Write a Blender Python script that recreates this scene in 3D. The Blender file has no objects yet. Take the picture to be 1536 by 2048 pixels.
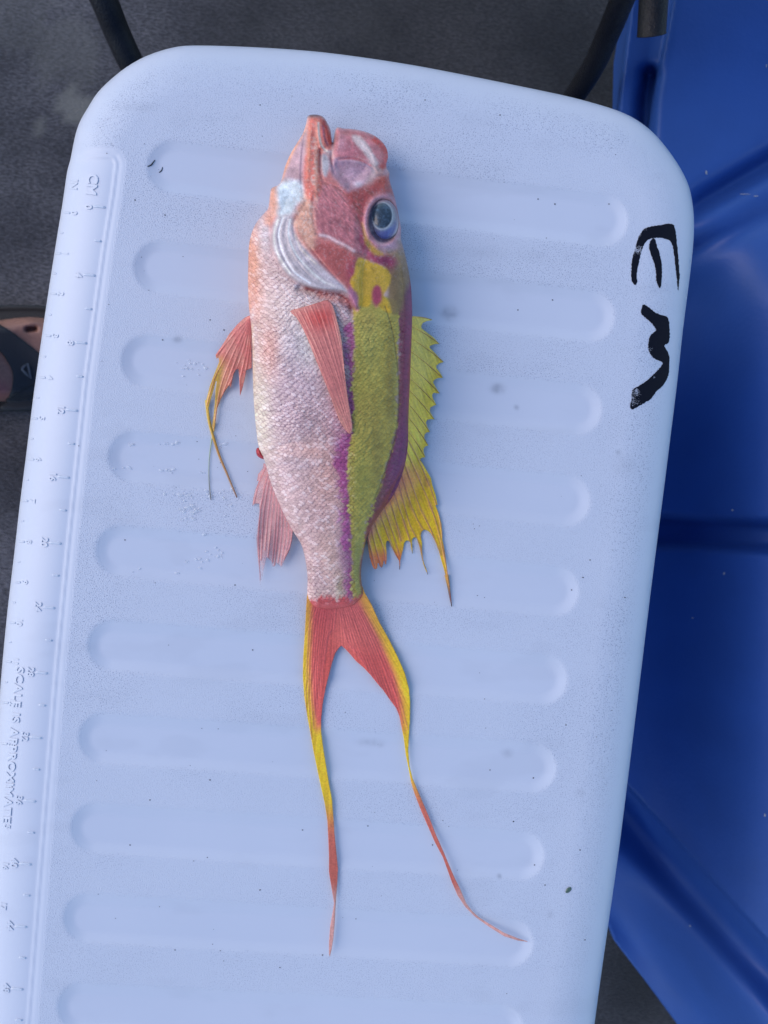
import bpy, math
import numpy as np
from mathutils import Matrix, Vector

# ------------------------------------------------------------------ camera
S = 0.01                       # all modelling numbers are centimetres
FPX = 1538.0
RW = np.array([0.0418, -0.0698, 0.1139])
CAM = np.array([15.5394, -14.2669, 47.4972])
def _rot(w):
    th = np.linalg.norm(w); k = w/th
    K = np.array([[0,-k[2],k[1]],[k[2],0,-k[0]],[-k[1],k[0],0]])
    return np.eye(3)+math.sin(th)*K+(1-math.cos(th))*K@K
RC = _rot(RW)@np.diag([1,-1,-1.0])          # world -> camera (x right, y down, z forward)
scene = bpy.context.scene
cam_data = bpy.data.cameras.new('camera'); cam = bpy.data.objects.new('camera', cam_data)
scene.collection.objects.link(cam); scene.camera = cam
Rb = (np.diag([1,-1,-1.0])@RC).T
M = Matrix([list(Rb[i])+[CAM[i]*S] for i in range(3)]+[[0,0,0,1]])
cam.matrix_world = M
cam_data.sensor_fit = 'HORIZONTAL'; cam_data.sensor_width = 36; cam_data.lens = 36*FPX/1536
cam_data.clip_start = 0.01; cam_data.clip_end = 500
cam_data.dof.use_dof = True; cam_data.dof.focus_distance = 0.462; cam_data.dof.aperture_fstop = 13

# ------------------------------------------------------------------ light
SUN_EL, SUN_AZ = math.radians(38), math.radians(172)     # azimuth of the sun measured from +x, counter-clockwise
world = bpy.data.worlds.new('World'); scene.world = world; world.use_nodes = True
wn = world.node_tree.nodes; wl = world.node_tree.links
bg = wn['Background']; sky = wn.new('ShaderNodeTexSky'); sky.sky_type = 'NISHITA'; sky.sun_disc = False
sky.sun_elevation = SUN_EL; sky.sun_rotation = math.pi/2-SUN_AZ
sky.air_density = 1.0; sky.dust_density = 0.3; sky.ozone_density = 2.6
wl.new(sky.outputs[0], bg.inputs[0]); bg.inputs[1].default_value = 0.12
sd_ = bpy.data.lights.new('sun','SUN'); sd_.energy = 0.95; sd_.angle = math.radians(45); sd_.color = (1.0,0.80,0.66)
sun = bpy.data.objects.new('sun', sd_); scene.collection.objects.link(sun)
dirv = Vector((math.cos(SUN_EL)*math.cos(SUN_AZ), math.cos(SUN_EL)*math.sin(SUN_AZ), math.sin(SUN_EL)))
sun.rotation_euler = dirv.to_track_quat('Z','Y').to_euler(); sun.location = (0,0,2)
scene.view_settings.view_transform = 'Standard'; scene.view_settings.look = 'None'
scene.view_settings.gamma = 1; scene.view_settings.exposure = 1.0
scene.view_settings.use_curve_mapping = False

# ------------------------------------------------------------------ helpers
def P(px, py, z):
    """the point at height z (cm) that is measured at image position px, py; returns (...,3) in cm"""
    px, py, z = np.broadcast_arrays(np.asarray(px,float), np.asarray(py,float), np.asarray(z,float))
    d = np.stack([(px-768)/FPX, (py-1024)/FPX, np.ones_like(px)], -1)@RC
    t = (z-CAM[2])/d[...,2]
    return CAM+d*t[...,None]

def sstep(a, b, x):
    t = np.clip((x-a)/(b-a), 0, 1); return t*t*(3-2*t)
def lin(c):
    c = np.asarray(c,float)/255
    return np.where(c <= .04045, c/12.92, ((c+.055)/1.055)**2.4)
LIGHT = np.array([0.60, 0.66, 0.95])      # colour of the daylight on a level surface, to get base colours from seen ones
def alb(c):
    v = lin(c)/LIGHT
    if c[0] > 1.3*c[1] and c[0] > 1.15*c[2]: v = v*np.array([.86,.94,1.08])
    if c[0] > 1.6*c[2] and c[1] > 1.6*c[2]: v = v*np.array([.98,.83,.95])
    return np.clip(v, 0.003, 0.88)

def hash2(ix, iy, seed=0):
    h = (np.asarray(ix,np.int64)*374761393+np.asarray(iy,np.int64)*668265263+seed*982451653) & 0xffffffff
    h = ((h ^ (h >> 13))*1274126177) & 0xffffffff
    h = h ^ (h >> 16)
    return (h & 0xffff)/65535.0
def noise(x, y, s, seed=0):
    x = x/s; y = y/s; ix = np.floor(x).astype(np.int64); iy = np.floor(y).astype(np.int64)
    fx = x-ix; fy = y-iy; fx = fx*fx*(3-2*fx); fy = fy*fy*(3-2*fy)
    a = hash2(ix,iy,seed); b = hash2(ix+1,iy,seed); c = hash2(ix,iy+1,seed); d = hash2(ix+1,iy+1,seed)
    return (a*(1-fx)+b*fx)*(1-fy)+(c*(1-fx)+d*fx)*fy
def fbm(x, y, s, seed=0, o=3):
    r = 0; w = 0
    for i in range(o):
        r = r+noise(x, y, s/2**i, seed+i)*0.5**i; w += 0.5**i
    return r/w

def smooth_poly(pts, n=4, closed=True):
    p = np.array(pts,float); N = len(p); out = []
    for i in range(N if closed else N-1):
        if closed: a,b,c,d = p[i-1],p[i],p[(i+1)%N],p[(i+2)%N]
        else: a,b,c,d = p[max(i-1,0)],p[i],p[i+1],p[min(i+2,N-1)]
        for k in range(n):
            t = k/n
            out.append(0.5*(2*b+(c-a)*t+(2*a-5*b+4*c-d)*t*t+(3*b-3*c+d-a)*t**3))
    if not closed: out.append(p[-1])
    return np.array(out)
def seg_dist(x, y, a, b):
    dx, dy = b[0]-a[0], b[1]-a[1]; L = dx*dx+dy*dy+1e-12
    t = np.clip(((x-a[0])*dx+(y-a[1])*dy)/L, 0, 1)
    return np.hypot(x-a[0]-t*dx, y-a[1]-t*dy), t
def sdf(poly, x, y, cut=None):
    """distance to the outline, positive inside"""
    poly = np.asarray(poly,float)
    shp = np.shape(x); x = np.ravel(x); y = np.ravel(y)
    d = np.full(x.shape, 1e9); ins = np.zeros(x.shape, bool)
    if cut is not None:
        lo = poly.min(0)-cut; hi = poly.max(0)+cut
        m = (x > lo[0])&(x < hi[0])&(y > lo[1])&(y < hi[1])
        r = np.full(x.shape, -cut*1.0)
        if m.any(): r[m] = sdf(poly, x[m], y[m])
        return r.reshape(shp)
    for i in range(len(poly)):
        a = poly[i-1]; b = poly[i]
        d = np.minimum(d, seg_dist(x,y,a,b)[0])
        if a[1] != b[1]:
            c = ((a[1] > y) != (b[1] > y)) & (x < (b[0]-a[0])*(y-a[1])/(b[1]-a[1])+a[0])
            ins ^= c
    return np.where(ins, d, -d).reshape(shp)
def stroke(x, y, pts):
    """distance to an open line and position along it 0..1"""
    pts = np.asarray(pts,float); shp = np.shape(x); x = np.ravel(x); y = np.ravel(y)
    L = np.r_[0, np.cumsum(np.hypot(*np.diff(pts,axis=0).T))]; L /= L[-1]
    d = np.full(x.shape, 1e9); s = np.zeros(x.shape)
    for i in range(len(pts)-1):
        e, t = seg_dist(x,y,pts[i],pts[i+1]); m = e < d
        d[m] = e[m]; s[m] = (L[i]+(L[i+1]-L[i])*t)[m]
    return d.reshape(shp), s.reshape(shp)

def make_mesh(name, V, F, mat=None, parent=None, col=None, smooth=True):
    me = bpy.data.meshes.new(name)
    V = np.asarray(V,np.float32)*S
    me.vertices.add(len(V)); me.vertices.foreach_set('co', V.ravel())
    if isinstance(F, np.ndarray):
        n = F.shape[1]; cnt = len(F); idx = F.ravel().astype(np.int32); st = np.arange(cnt)*n
    else:
        cnt = len(F); idx = np.array([i for f in F for i in f],np.int32)
        st = np.r_[0, np.cumsum([len(f) for f in F])[:-1]]
    me.loops.add(len(idx)); me.loops.foreach_set('vertex_index', idx)
    me.polygons.add(cnt); me.polygons.foreach_set('loop_start', st.astype(np.int32))
    me.update(calc_edges=True)
    me.polygons.foreach_set('use_smooth', np.full(cnt, smooth)); 
    if col is not None:
        col = np.asarray(col,np.float32)
        if col.shape[1] == 3: col = np.c_[col, np.ones(len(col),np.float32)]
        a = me.color_attributes.new('tint','FLOAT_COLOR','POINT'); a.data.foreach_set('color', col.ravel())
    me.validate(); me.update()
    o = bpy.data.objects.new(name, me); scene.collection.objects.link(o)
    if mat: me.materials.append(mat)
    if parent is not None: o.parent = parent
    return o
def tag(o, label=None, category=None, group=None, kind=None):
    for k, v in (('label',label),('category',category),('group',group),('kind',kind)):
        if v: o[k] = v
    return o
def empty(name, loc, *a, **k):
    o = bpy.data.objects.new(name, None); scene.collection.objects.link(o)
    o.empty_display_size = .02
    return tag(o, *a, **k)

def sheet(name, fn, bbox, step, top, bottom, color, mat, parent, drop=None, wrap=None):
    """closed shell over the region fn>0 (image-measured), top/bottom give heights in cm"""
    xs = np.arange(bbox[0], bbox[2]+step, step); ys = np.arange(bbox[1], bbox[3]+step, step)
    X, Y = np.meshgrid(xs, ys); D = fn(X, Y)
    gy, gx = np.gradient(D, step); g = np.hypot(gx,gy)+1e-9
    near = (D < 0.3*step) & (D > -1.2*step)
    X = np.where(near, X-D*gx/g, X); Y = np.where(near, Y-D*gy/g, Y)
    ok = D > -0.62*step
    q = ok[:-1,:-1]&ok[:-1,1:]&ok[1:,:-1]&ok[1:,1:]
    idx = np.arange(X.size).reshape(X.shape)
    a = idx[:-1,:-1][q]; b = idx[:-1,1:][q]; c = idx[1:,1:][q]; d = idx[1:,:-1][q]
    F = np.stack([a,d,c,b],1)
    used = np.zeros(X.size,bool); used[F.ravel()] = True
    new = np.cumsum(used)-1; F = new[F]
    x = X.ravel()[used]; y = Y.ravel()[used]; dd = np.maximum(D.ravel()[used],0)
    n = len(x); d0 = D.ravel()[used]
    nx_ = (gx/g).ravel()[used]; ny_ = (gy/g).ravel()[used]
    E = np.concatenate([F[:,[0,1]],F[:,[1,2]],F[:,[2,3]],F[:,[3,0]]])
    key = np.sort(E,1); k = key[:,0].astype(np.int64)*n+key[:,1]
    u, inv, cnt = np.unique(k, return_inverse=True, return_counts=True)
    BE = E[cnt[inv] == 1]; bv = np.zeros(n,bool); bv[BE.ravel()] = True
    loose = bv & (d0 >= 0.3*step)            # rim vertices left inside the outline: bring them out onto it
    x = np.where(loose, x-d0*nx_, x); y = np.where(loose, y-d0*ny_, y)
    for _ in range(2):
        e0 = fn(x[bv], y[bv]); h_ = .5
        ex = (fn(x[bv]+h_, y[bv])-fn(x[bv]-h_, y[bv]))/(2*h_); ey = (fn(x[bv], y[bv]+h_)-fn(x[bv], y[bv]-h_))/(2*h_)
        q_ = np.clip(e0,-step,step)/np.maximum(ex**2+ey**2,.3); x[bv] -= q_*ex; y[bv] -= q_*ey
    dd = np.where(bv, 0, dd)
    zt = top(x,y,dd)
    V = P(x,y,zt); C = color(x,y,dd,zt) if color is not None else None
    if drop is not None:                     # open shell with a skirt
        rings = [V]; faces = [F]; bi = np.where(bv)[0]; pos = {v:i for i,v in enumerate(bi)}
        cen = V[bi].mean(0); prev = bi; base = n; e0 = np.array([pos[v] for v in BE[:,0]]); e1 = np.array([pos[v] for v in BE[:,1]])
        for (dz, inset) in drop:
            R_ = V[bi].copy(); R_[:,2] = V[bi,2]+dz
            dirn = R_[:,:2]-cen[:2]; R_[:,:2] -= dirn/np.linalg.norm(dirn,axis=1)[:,None]*inset
            rings.append(R_); now = base+np.arange(len(bi))
            faces.append(np.stack([prev[e0],now[e0],now[e1],prev[e1]],1)[:, ::-1]) if False else faces.append(np.stack([prev[e1],prev[e0],now[e0],now[e1]],1))
            prev = now; base += len(bi)
        V2 = np.concatenate(rings); F2 = np.concatenate(faces)
        if C is not None: C = np.concatenate([C]+[C[bi]]*len(drop))
        return make_mesh(name, V2, F2, mat, parent, C)
    if bottom is None: return make_mesh(name, V, F, mat, parent, C)
    zb = bottom(x,y,dd,zt); B = V.copy(); B[:,2] = zb
    m = np.where(bv, np.arange(n), n+np.cumsum(~bv)-1)
    V = np.concatenate([V, B[~bv]])
    F = np.concatenate([F, m[F][:, ::-1]])
    if C is not None: C = np.concatenate([C, C[~bv]])
    return make_mesh(name, V, F, mat, parent, C)

def tube(name, pts, rad, mat, parent, col=None, nseg=8, flat=1.0, caps=True, n=5, smooth=True):
    """round or flattened tapering tube through 3-D points (cm)"""
    pts = smooth_poly(np.asarray(pts,float)[:,:3], n, False) if smooth else np.asarray(pts,float)
    N = len(pts); r = np.interp(np.linspace(0,1,N), np.linspace(0,1,len(rad)), rad)
    T = np.gradient(pts,axis=0); T /= np.linalg.norm(T,axis=1)[:,None]+1e-12
    up = np.array([0,0,1.0]); A = np.cross(T,up); la = np.linalg.norm(A,axis=1)
    A[la < .05] = (1,0,0); A /= np.linalg.norm(A,axis=1)[:,None]; B = np.cross(A,T)
    th = np.linspace(0,2*np.pi,nseg,endpoint=False)
    V = (pts[:,None]+r[:,None,None]*(np.cos(th)[None,:,None]*A[:,None]+flat*np.sin(th)[None,:,None]*B[:,None])).reshape(-1,3)
    F = []
    for i in range(N-1):
        for k in range(nseg):
            F.append([i*nseg+k, (i+1)*nseg+k, (i+1)*nseg+(k+1)%nseg, i*nseg+(k+1)%nseg])
    if caps: F.append(list(range(nseg))); F.append([(N-1)*nseg+k for k in range(nseg)][::-1])
    C = None
    if col is not None:
        col = np.asarray(col,float); t = np.linspace(0,1,N); k = np.linspace(0,1,len(col))
        c = np.stack([np.interp(t,k,col[:,j]) for j in range(col.shape[1])],1)
        C = np.repeat(c, nseg, 0)
    return make_mesh(name, V, F, mat, parent, C)

# ------------------------------------------------------------------ materials
def mat_new(name):
    m = bpy.data.materials.new(name); m.use_nodes = True
    return m, m.node_tree.nodes, m.node_tree.links, m.node_tree.nodes['Principled BSDF']
def N(nodes, t, **k):
    n = nodes.new(t)
    for a, v in k.items(): setattr(n, a, v)
    return n
def simple(name, col, rough=.5, bump=0, bscale=100, spec=.5, metal=0, var=0.0, vscale=20):
    m, n, l, b = mat_new(name); b.inputs['Roughness'].default_value = rough
    b.inputs['Specular IOR Level'].default_value = spec; b.inputs['Metallic'].default_value = metal
    b.inputs['Base Color'].default_value = (*col,1)
    tc = N(n,'ShaderNodeTexCoord')
    if var:
        nz = N(n,'ShaderNodeTexNoise'); nz.inputs['Scale'].default_value = vscale; nz.inputs['Detail'].default_value = 6
        l.new(tc.outputs['Object'], nz.inputs['Vector'])
        mx = N(n,'ShaderNodeMix', data_type='RGBA'); l.new(nz.outputs[0], mx.inputs[0])
        mx.inputs[6].default_value = (*[c*(1-var) for c in col],1); mx.inputs[7].default_value = (*[min(1,c*(1+var)) for c in col],1)
        l.new(mx.outputs[2], b.inputs['Base Color'])
    if bump:
        nz = N(n,'ShaderNodeTexNoise'); nz.inputs['Scale'].default_value = bscale; nz.inputs['Detail'].default_value = 4
        l.new(tc.outputs['Object'], nz.inputs['Vector'])
        bp = N(n,'ShaderNodeBump'); bp.inputs['Strength'].default_value = bump; bp.inputs['Distance'].default_value = .001
        l.new(nz.outputs[0], bp.inputs['Height']); l.new(bp.outputs[0], b.inputs['Normal'])
    return m
def tinted(name, rough=.4, spec=.5, coat=0, alpha=False, bump=.2, bscale=900, sss=0):
    m, n, l, b = mat_new(name); at = N(n,'ShaderNodeAttribute', attribute_name='tint')
    tc = N(n,'ShaderNodeTexCoord')
    nz = N(n,'ShaderNodeTexNoise'); nz.inputs['Scale'].default_value = bscale; nz.inputs['Detail'].default_value = 3
    l.new(tc.outputs['Object'], nz.inputs['Vector'])
    hs = N(n,'ShaderNodeHueSaturation'); l.new(at.outputs['Color'], hs.inputs['Color'])
    mr = N(n,'ShaderNodeMapRange'); mr.inputs[1].default_value = .3; mr.inputs[2].default_value = .7
    mr.inputs[3].default_value = .86; mr.inputs[4].default_value = 1.12
    l.new(nz.outputs[0], mr.inputs[0]); l.new(mr.outputs[0], hs.inputs['Value'])
    l.new(hs.outputs[0], b.inputs['Base Color'])
    b.inputs['Roughness'].default_value = rough; b.inputs['Specular IOR Level'].default_value = spec
    b.inputs['Coat Weight'].default_value = coat; b.inputs['Coat Roughness'].default_value = .18
    if sss:
        b.inputs['Subsurface Weight'].default_value = sss; b.inputs['Subsurface Radius'].default_value = (.004,.002,.002)
        b.inputs['Subsurface Scale'].default_value = 1
    bp = N(n,'ShaderNodeBump'); bp.inputs['Strength'].default_value = bump; bp.inputs['Distance'].default_value = .0004
    l.new(nz.outputs[0], bp.inputs['Height']); l.new(bp.outputs[0], b.inputs['Normal'])
    if alpha: l.new(at.outputs['Alpha'], b.inputs['Alpha'])
    return m

def lid_material():
    m, n, l, b = mat_new('textured_white_plastic')
    tc = N(n,'ShaderNodeTexCoord'); at = N(n,'ShaderNodeAttribute', attribute_name='tint')   # r texture amount, g dirt in the pits, b smear
    sp = N(n,'ShaderNodeSeparateColor'); l.new(at.outputs['Color'], sp.inputs[0])
    vo = N(n,'ShaderNodeTexVoronoi', feature='DISTANCE_TO_EDGE'); vo.inputs['Scale'].default_value = 620
    nz = N(n,'ShaderNodeTexNoise'); nz.inputs['Scale'].default_value = 1450; nz.inputs['Detail'].default_value = 2
    mxv = N(n,'ShaderNodeMix', data_type='RGBA'); mxv.inputs[0].default_value = .0
    l.new(tc.outputs['Object'], vo.inputs['Vector']); l.new(tc.outputs['Object'], nz.inputs['Vector'])
    # pits: noise below a threshold
    pit = N(n,'ShaderNodeMapRange'); pit.inputs[1].default_value = .44; pit.inputs[2].default_value = .33
    l.new(nz.outputs[0], pit.inputs[0])
    gate = N(n,'ShaderNodeMath', operation='MULTIPLY'); l.new(pit.outputs[0], gate.inputs[0]); l.new(sp.outputs[0], gate.inputs[1])
    dirt = N(n,'ShaderNodeMath', operation='MULTIPLY'); l.new(gate.outputs[0], dirt.inputs[0]); l.new(sp.outputs[1], dirt.inputs[1])
    big = N(n,'ShaderNodeTexNoise'); big.inputs['Scale'].default_value = 14; big.inputs['Detail'].default_value = 5
    l.new(tc.outputs['Object'], big.inputs['Vector'])
    base = N(n,'ShaderNodeMix', data_type='RGBA'); l.new(big.outputs[0], base.inputs[0])
    base.inputs[6].default_value = (.545,.59,.68,1); base.inputs[7].default_value = (.60,.64,.725,1)
    m1 = N(n,'ShaderNodeMix', data_type='RGBA'); l.new(dirt.outputs[0], m1.inputs[0]); l.new(base.outputs[2], m1.inputs[6]); m1.inputs[7].default_value = (.22,.255,.35,1)
    m2 = N(n,'ShaderNodeMix', data_type='RGBA'); l.new(sp.outputs[2], m2.inputs[0]); l.new(m1.outputs[2], m2.inputs[6]); m2.inputs[7].default_value = (.15,.17,.22,1)
    l.new(m2.outputs[2], b.inputs['Base Color'])
    hgt = N(n,'ShaderNodeMath', operation='MULTIPLY'); l.new(nz.outputs[0], hgt.inputs[0]); l.new(sp.outputs[0], hgt.inputs[1])
    bp = N(n,'ShaderNodeBump'); bp.inputs['Strength'].default_value = .55; bp.inputs['Distance'].default_value = .0006
    l.new(hgt.outputs[0], bp.inputs['Height']); l.new(bp.outputs[0], b.inputs['Normal'])
    b.inputs['Roughness'].default_value = .42; b.inputs['Specular IOR Level'].default_value = .45
    b.inputs['Subsurface Weight'].default_value = 0
    return m

def floor_material():
    m, n, l, b = mat_new('dark_worn_deck')
    tc = N(n,'ShaderNodeTexCoord')
    mp = N(n,'ShaderNodeMapping'); mp.inputs['Scale'].default_value = (1,2.6,1); l.new(tc.outputs['Object'], mp.inputs[0])
    f = N(n,'ShaderNodeTexNoise'); f.inputs['Scale'].default_value = 190; f.inputs['Detail'].default_value = 6; f.inputs['Roughness'].default_value = .7
    l.new(mp.outputs[0], f.inputs['Vector'])
    g = N(n,'ShaderNodeTexNoise'); g.inputs['Scale'].default_value = 9; g.inputs['Detail'].default_value = 5; l.new(tc.outputs['Object'], g.inputs['Vector'])
    cr = N(n,'ShaderNodeValToRGB'); l.new(f.outputs[0], cr.inputs[0])
    cr.color_ramp.elements[0].position = .40; cr.color_ramp.elements[0].color = (.054,.054,.064,1)
    cr.color_ramp.elements[1].position = .62; cr.color_ramp.elements[1].color = (.170,.168,.190,1)
    mx = N(n,'ShaderNodeMix', data_type='RGBA', blend_type='MULTIPLY'); mx.inputs[0].default_value = 1
    c2 = N(n,'ShaderNodeValToRGB'); l.new(g.outputs[0], c2.inputs[0])
    c2.color_ramp.elements[0].position = .35; c2.color_ramp.elements[0].color = (.55,.55,.58,1)
    c2.color_ramp.elements[1].position = .65; c2.color_ramp.elements[1].color = (1.35,1.33,1.27,1)
    l.new(cr.outputs[0], mx.inputs[6]); l.new(c2.outputs[0], mx.inputs[7])
    at = N(n,'ShaderNodeAttribute', attribute_name='tint'); m3 = N(n,'ShaderNodeMix', data_type='RGBA')
    sp = N(n,'ShaderNodeSeparateColor'); l.new(at.outputs['Color'], sp.inputs[0])
    l.new(sp.outputs[0], m3.inputs[0]); l.new(mx.outputs[2], m3.inputs[6]); m3.inputs[7].default_value = (.25,.25,.225,1)
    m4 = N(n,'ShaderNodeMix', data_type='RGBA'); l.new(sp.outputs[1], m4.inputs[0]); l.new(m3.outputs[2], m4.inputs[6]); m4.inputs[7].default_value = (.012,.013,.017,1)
    l.new(m4.outputs[2], b.inputs['Base Color']); b.inputs['Roughness'].default_value = .85
    bp = N(n,'ShaderNodeBump'); bp.inputs['Strength'].default_value = 1; bp.inputs['Distance'].default_value = .005
    l.new(f.outputs[0], bp.inputs['Height']); l.new(bp.outputs[0], b.inputs['Normal'])
    return m

FLOOR = -42.0
M_LID = lid_material(); M_FLOOR = floor_material()
M_WHITE = simple('white_plastic', (.57,.615,.70), .4)
M_INK = tinted('black_marker_ink', .6, .1, alpha=True, bump=.1)
M_SKINFISH = tinted('fish_skin', .36, .30, coat=.22, bump=.25, bscale=1400)
M_FIN = tinted('fish_fin', .35, .5, coat=.25, alpha=True, bump=.15)
M_EYE = tinted('fish_eye', .30, .5, coat=.15, bump=.0)
M_CHAIR = simple('black_powder_coat', (.011,.012,.016), .42, spec=.3, bump=.8, bscale=700, var=.5, vscale=500)
M_BLUE = simple('blue_plastic', (.026,.088,.33), .48, spec=.35, bump=.25, bscale=260, var=.16, vscale=18)
M_FOOT = tinted('bare_skin', .5, .4, bump=.3, bscale=300)
M_STRAP = simple('black_sandal_webbing', (.018,.020,.026), .7, bump=.6, bscale=900)
M_SOLE = simple('black_sandal_rubber', (.009,.010,.013), .7, bump=.4, bscale=400)
M_GREY = simple('grey_print', (.10,.11,.13), .6)

# ------------------------------------------------------------------ floor
def build_floor():
    x = np.concatenate([[-6000,-1500,-300,-120], np.arange(-60,90,1.0), [150,400,1500,6000]])
    y = np.concatenate([[-6000,-1500,-300,-120], np.arange(-80,60,1.0), [120,400,1500,6000]])
    X, Y = np.meshgrid(x,y); c = np.zeros(X.size); fx = X.ravel(); fy = Y.ravel()
    for (a,b_,r,s) in ((150,213,34,.75),(128,95,70,.28),(80,258,14,.5),(735,42,60,.12),(1265,1850,60,.5),(20,20,90,.18)):
        q = P(a,b_,FLOOR); rr = r/18.0
        d = np.hypot(fx-q[0], fy-q[1])/rr+(noise(fx,fy,1.3,5)-.5)*.9
        c = np.maximum(c, s*sstep(1.15,.75,d))
    q1 = P(420,0,FLOOR); dm = sstep(-7,9,(fx-q1[0])-.25*(fy-q1[1])+(fbm(fx,fy,6,15)-.5)*9)*sstep(-30,-14,fy)*.62  # shade on the deck beyond the cooler, painted into the colour
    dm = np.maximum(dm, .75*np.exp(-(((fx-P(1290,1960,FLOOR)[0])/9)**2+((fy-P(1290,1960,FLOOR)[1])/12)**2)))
    idx = np.arange(X.size).reshape(X.shape)
    F = np.stack([idx[:-1,:-1].ravel(),idx[:-1,1:].ravel(),idx[1:,1:].ravel(),idx[1:,:-1].ravel()],1)
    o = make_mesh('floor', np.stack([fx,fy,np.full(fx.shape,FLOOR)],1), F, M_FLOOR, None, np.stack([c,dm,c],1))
    tag(o, 'dark grey worn non-slip deck surface with pale stains', kind='structure')
build_floor()

# ------------------------------------------------------------------ cooler
LID = smooth_poly([(390,91),(342,96),(293,112),(254,133.5),(221,159.5),(195,185.5),(176,215),(159.5,244),(150,273),(141,318),(134,345),(125,407),
  (111,492),(91,622),(68,783),(53,904),(39.4,1010),(28.7,1105),(14,1230),(1,1370),(-13,1550),(-30,1800),(-42,2050),(-48,2250),(-35,2380),(20,2450),
  (130,2480),(600,2490),(1010,2480),(1110,2440),(1158,2350),(1172,2200),(1189.5,2044),(1215,1860),(1235.6,1716),(1254,1572),(1276.5,1389),(1302,1179),(1325,1000),
  (1342.6,860),(1355,759),(1366,658),(1377,573),(1385,505),(1388,455),(1386,415),(1378,374),(1361.5,338),(1335.5,299),(1306,265),(1273.6,240),(1234.6,221),
  (1176,203),(1124,190),(1036,171.5),(940,152),(830,131),(720,114),(620,102),(500,94)], 3)
GL = [(295,328),(268,528),(243,716),(217,908),(192,1096),(176,1285),(158,1470),(142,1650),(127,1830),(115,2008),(104,2184)]
GR = [(1255,446),(1229,637),(1203,823),(1180,1006),(1157,1187),(1134,1364),(1112,1540),(1088,1716),(1066,1890),(1046,2062),(1028,2232)]
R_OUT = np.array([(-60,316),(120,312),(143,307),(179,299),(222,297),(240,304),(249,325),(241,390),(223,500),(187,760),(151,1100),(129,1330),(103,1650),(72,2048),(55,2300),(40,2600),(-100,2600)],float)
def lid_groove(x, y):
    z = np.zeros_like(x)
    for i in range(len(GL)):
        r = 53-0.5*i; a = (GL[i][0]+r, GL[i][1]+6); b = (GR[i][0]-r, GR[i][1]-5)
        e, _ = seg_dist(x,y,a,b); z = np.maximum(z, sstep(r+6, r-26, e))
    return z
def lid_ruler(x, y):
    return sdf(R_OUT, x, y)
def lidz(x, y, d=None):
    x = np.asarray(x,float); y = np.asarray(y,float)
    if d is None: d = np.maximum(sdf(LID, x, y), 0)
    R = 3.0*32; left = sstep(700,100,x)
    t = np.clip(1-d/R, 0, 1)
    z = -1.7*(1-np.sqrt(np.maximum(1-t**2.0,0)))
    z = z - .165*lid_groove(x,y)
    s = lid_ruler(x,y); z = z-.075*sstep(0,15,s)+.035*np.exp(-((s-16)/2.6)**2)-.03*sstep(16,20,s)
    z = z+0.02*(noise(x,y,160,3)-.5)
    return z
def lid_color(x, y, d, z):
    gr = lid_groove(x,y); s = lid_ruler(x,y)
    tex = (1-sstep(.0,.35,gr))*(1-sstep(-6,0,s))*sstep(8,50,d)
    dirt = .22+.6*sstep(.42,.72,fbm(x,y,190,11))+.0*x
    dirt = np.maximum(dirt, .95*np.exp(-(((x-380)/200)**2+((y-425)/60)**2)))
    dirt = np.maximum(dirt, .85*np.exp(-(((x-930)/260)**2+((y-540)/35)**2)))
    dirt = np.maximum(dirt, .7*np.exp(-(((x-700)/420)**2+((y-1230)/50)**2)))
    dirt = np.maximum(dirt, .6*np.exp(-(((x-560)/260)**2+((y-190)/60)**2)))
    dirt = np.maximum(dirt, .8*np.exp(-(((x-1130)/45)**2+((y-600)/260)**2)))
    dirt = dirt*(1-.45*sstep(1300,1900,y))
    sm = np.zeros_like(x)
    for (a,b,rx,ry,w) in ((898,627,17,14,.38),(995,777,14,10,.42),(355,679,9,7,.35),(1015,1508,13,9,.25),(740,1485,26,8,.2),(1033,815,5,5,.4),(275,214,40,10,.12),
                          (1160,1585,10,8,.18),(998,1752,5,5,.45),(1100,1830,7,7,.18),(1250,930,26,20,.10),(1236,905,5,5,.25),(760,1490,8,5,.2)):
        sm = np.maximum(sm, w*np.exp(-(((x-a)/rx)**2+((y-b)/ry)**2)**1.3)*(.6+.8*noise(x,y,7,9)))
    sm = np.maximum(sm, .05*sstep(.62,.8,fbm(x,y*2.5,120,31,4)))
    for (a,b,rx,ry,w) in ((870,500,330,16,.16),(920,560,170,8,.12),(1100,860,60,6,.10)):
        sm = np.maximum(sm, w*np.exp(-(((x-a)/rx)**2+((y-b-(x-a)*.05)/ry)**2))*noise(x,y,30,91))
    return np.stack([tex, np.clip(dirt,0,1), np.clip(sm,0,1)],1)

cooler = empty('cooler', None, 'cooler with grooved white lid, moulded ruler and black hand lettering, under the fish', 'cooler')
lid = sheet('lid', lambda x,y: sdf(LID,x,y), (-60,80,1400,2500), 3.4, lidz, None, lid_color, M_LID, cooler,
            drop=[(-.5,-.06),(-1.2,-.05),(-3.6,0.15),(-3.7,1.1)])
def cooler_body():
    q = P(LID[:,0], LID[:,1], -1.7)[::3]; c = q.mean(0); V = []; F = []; n = len(q)
    for (z, sc) in ((-3.0,.93),(-6,.925),(-20,.90),(-36,.87),(-41,.86),(FLOOR+.02,.84)):
        for p in q: V.append([c[0]+(p[0]-c[0])*sc, c[1]+(p[1]-c[1])*sc, z])
    for k in range(5):
        for i in range(n): F.append([k*n+i, k*n+(i+1)%n, (k+1)*n+(i+1)%n, (k+1)*n+i])
    F.append([5*n+i for i in range(n)]); F.append([i for i in range(n)][::-1])
    make_mesh('body', V, F, M_BLUE, cooler)
cooler_body()

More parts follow.
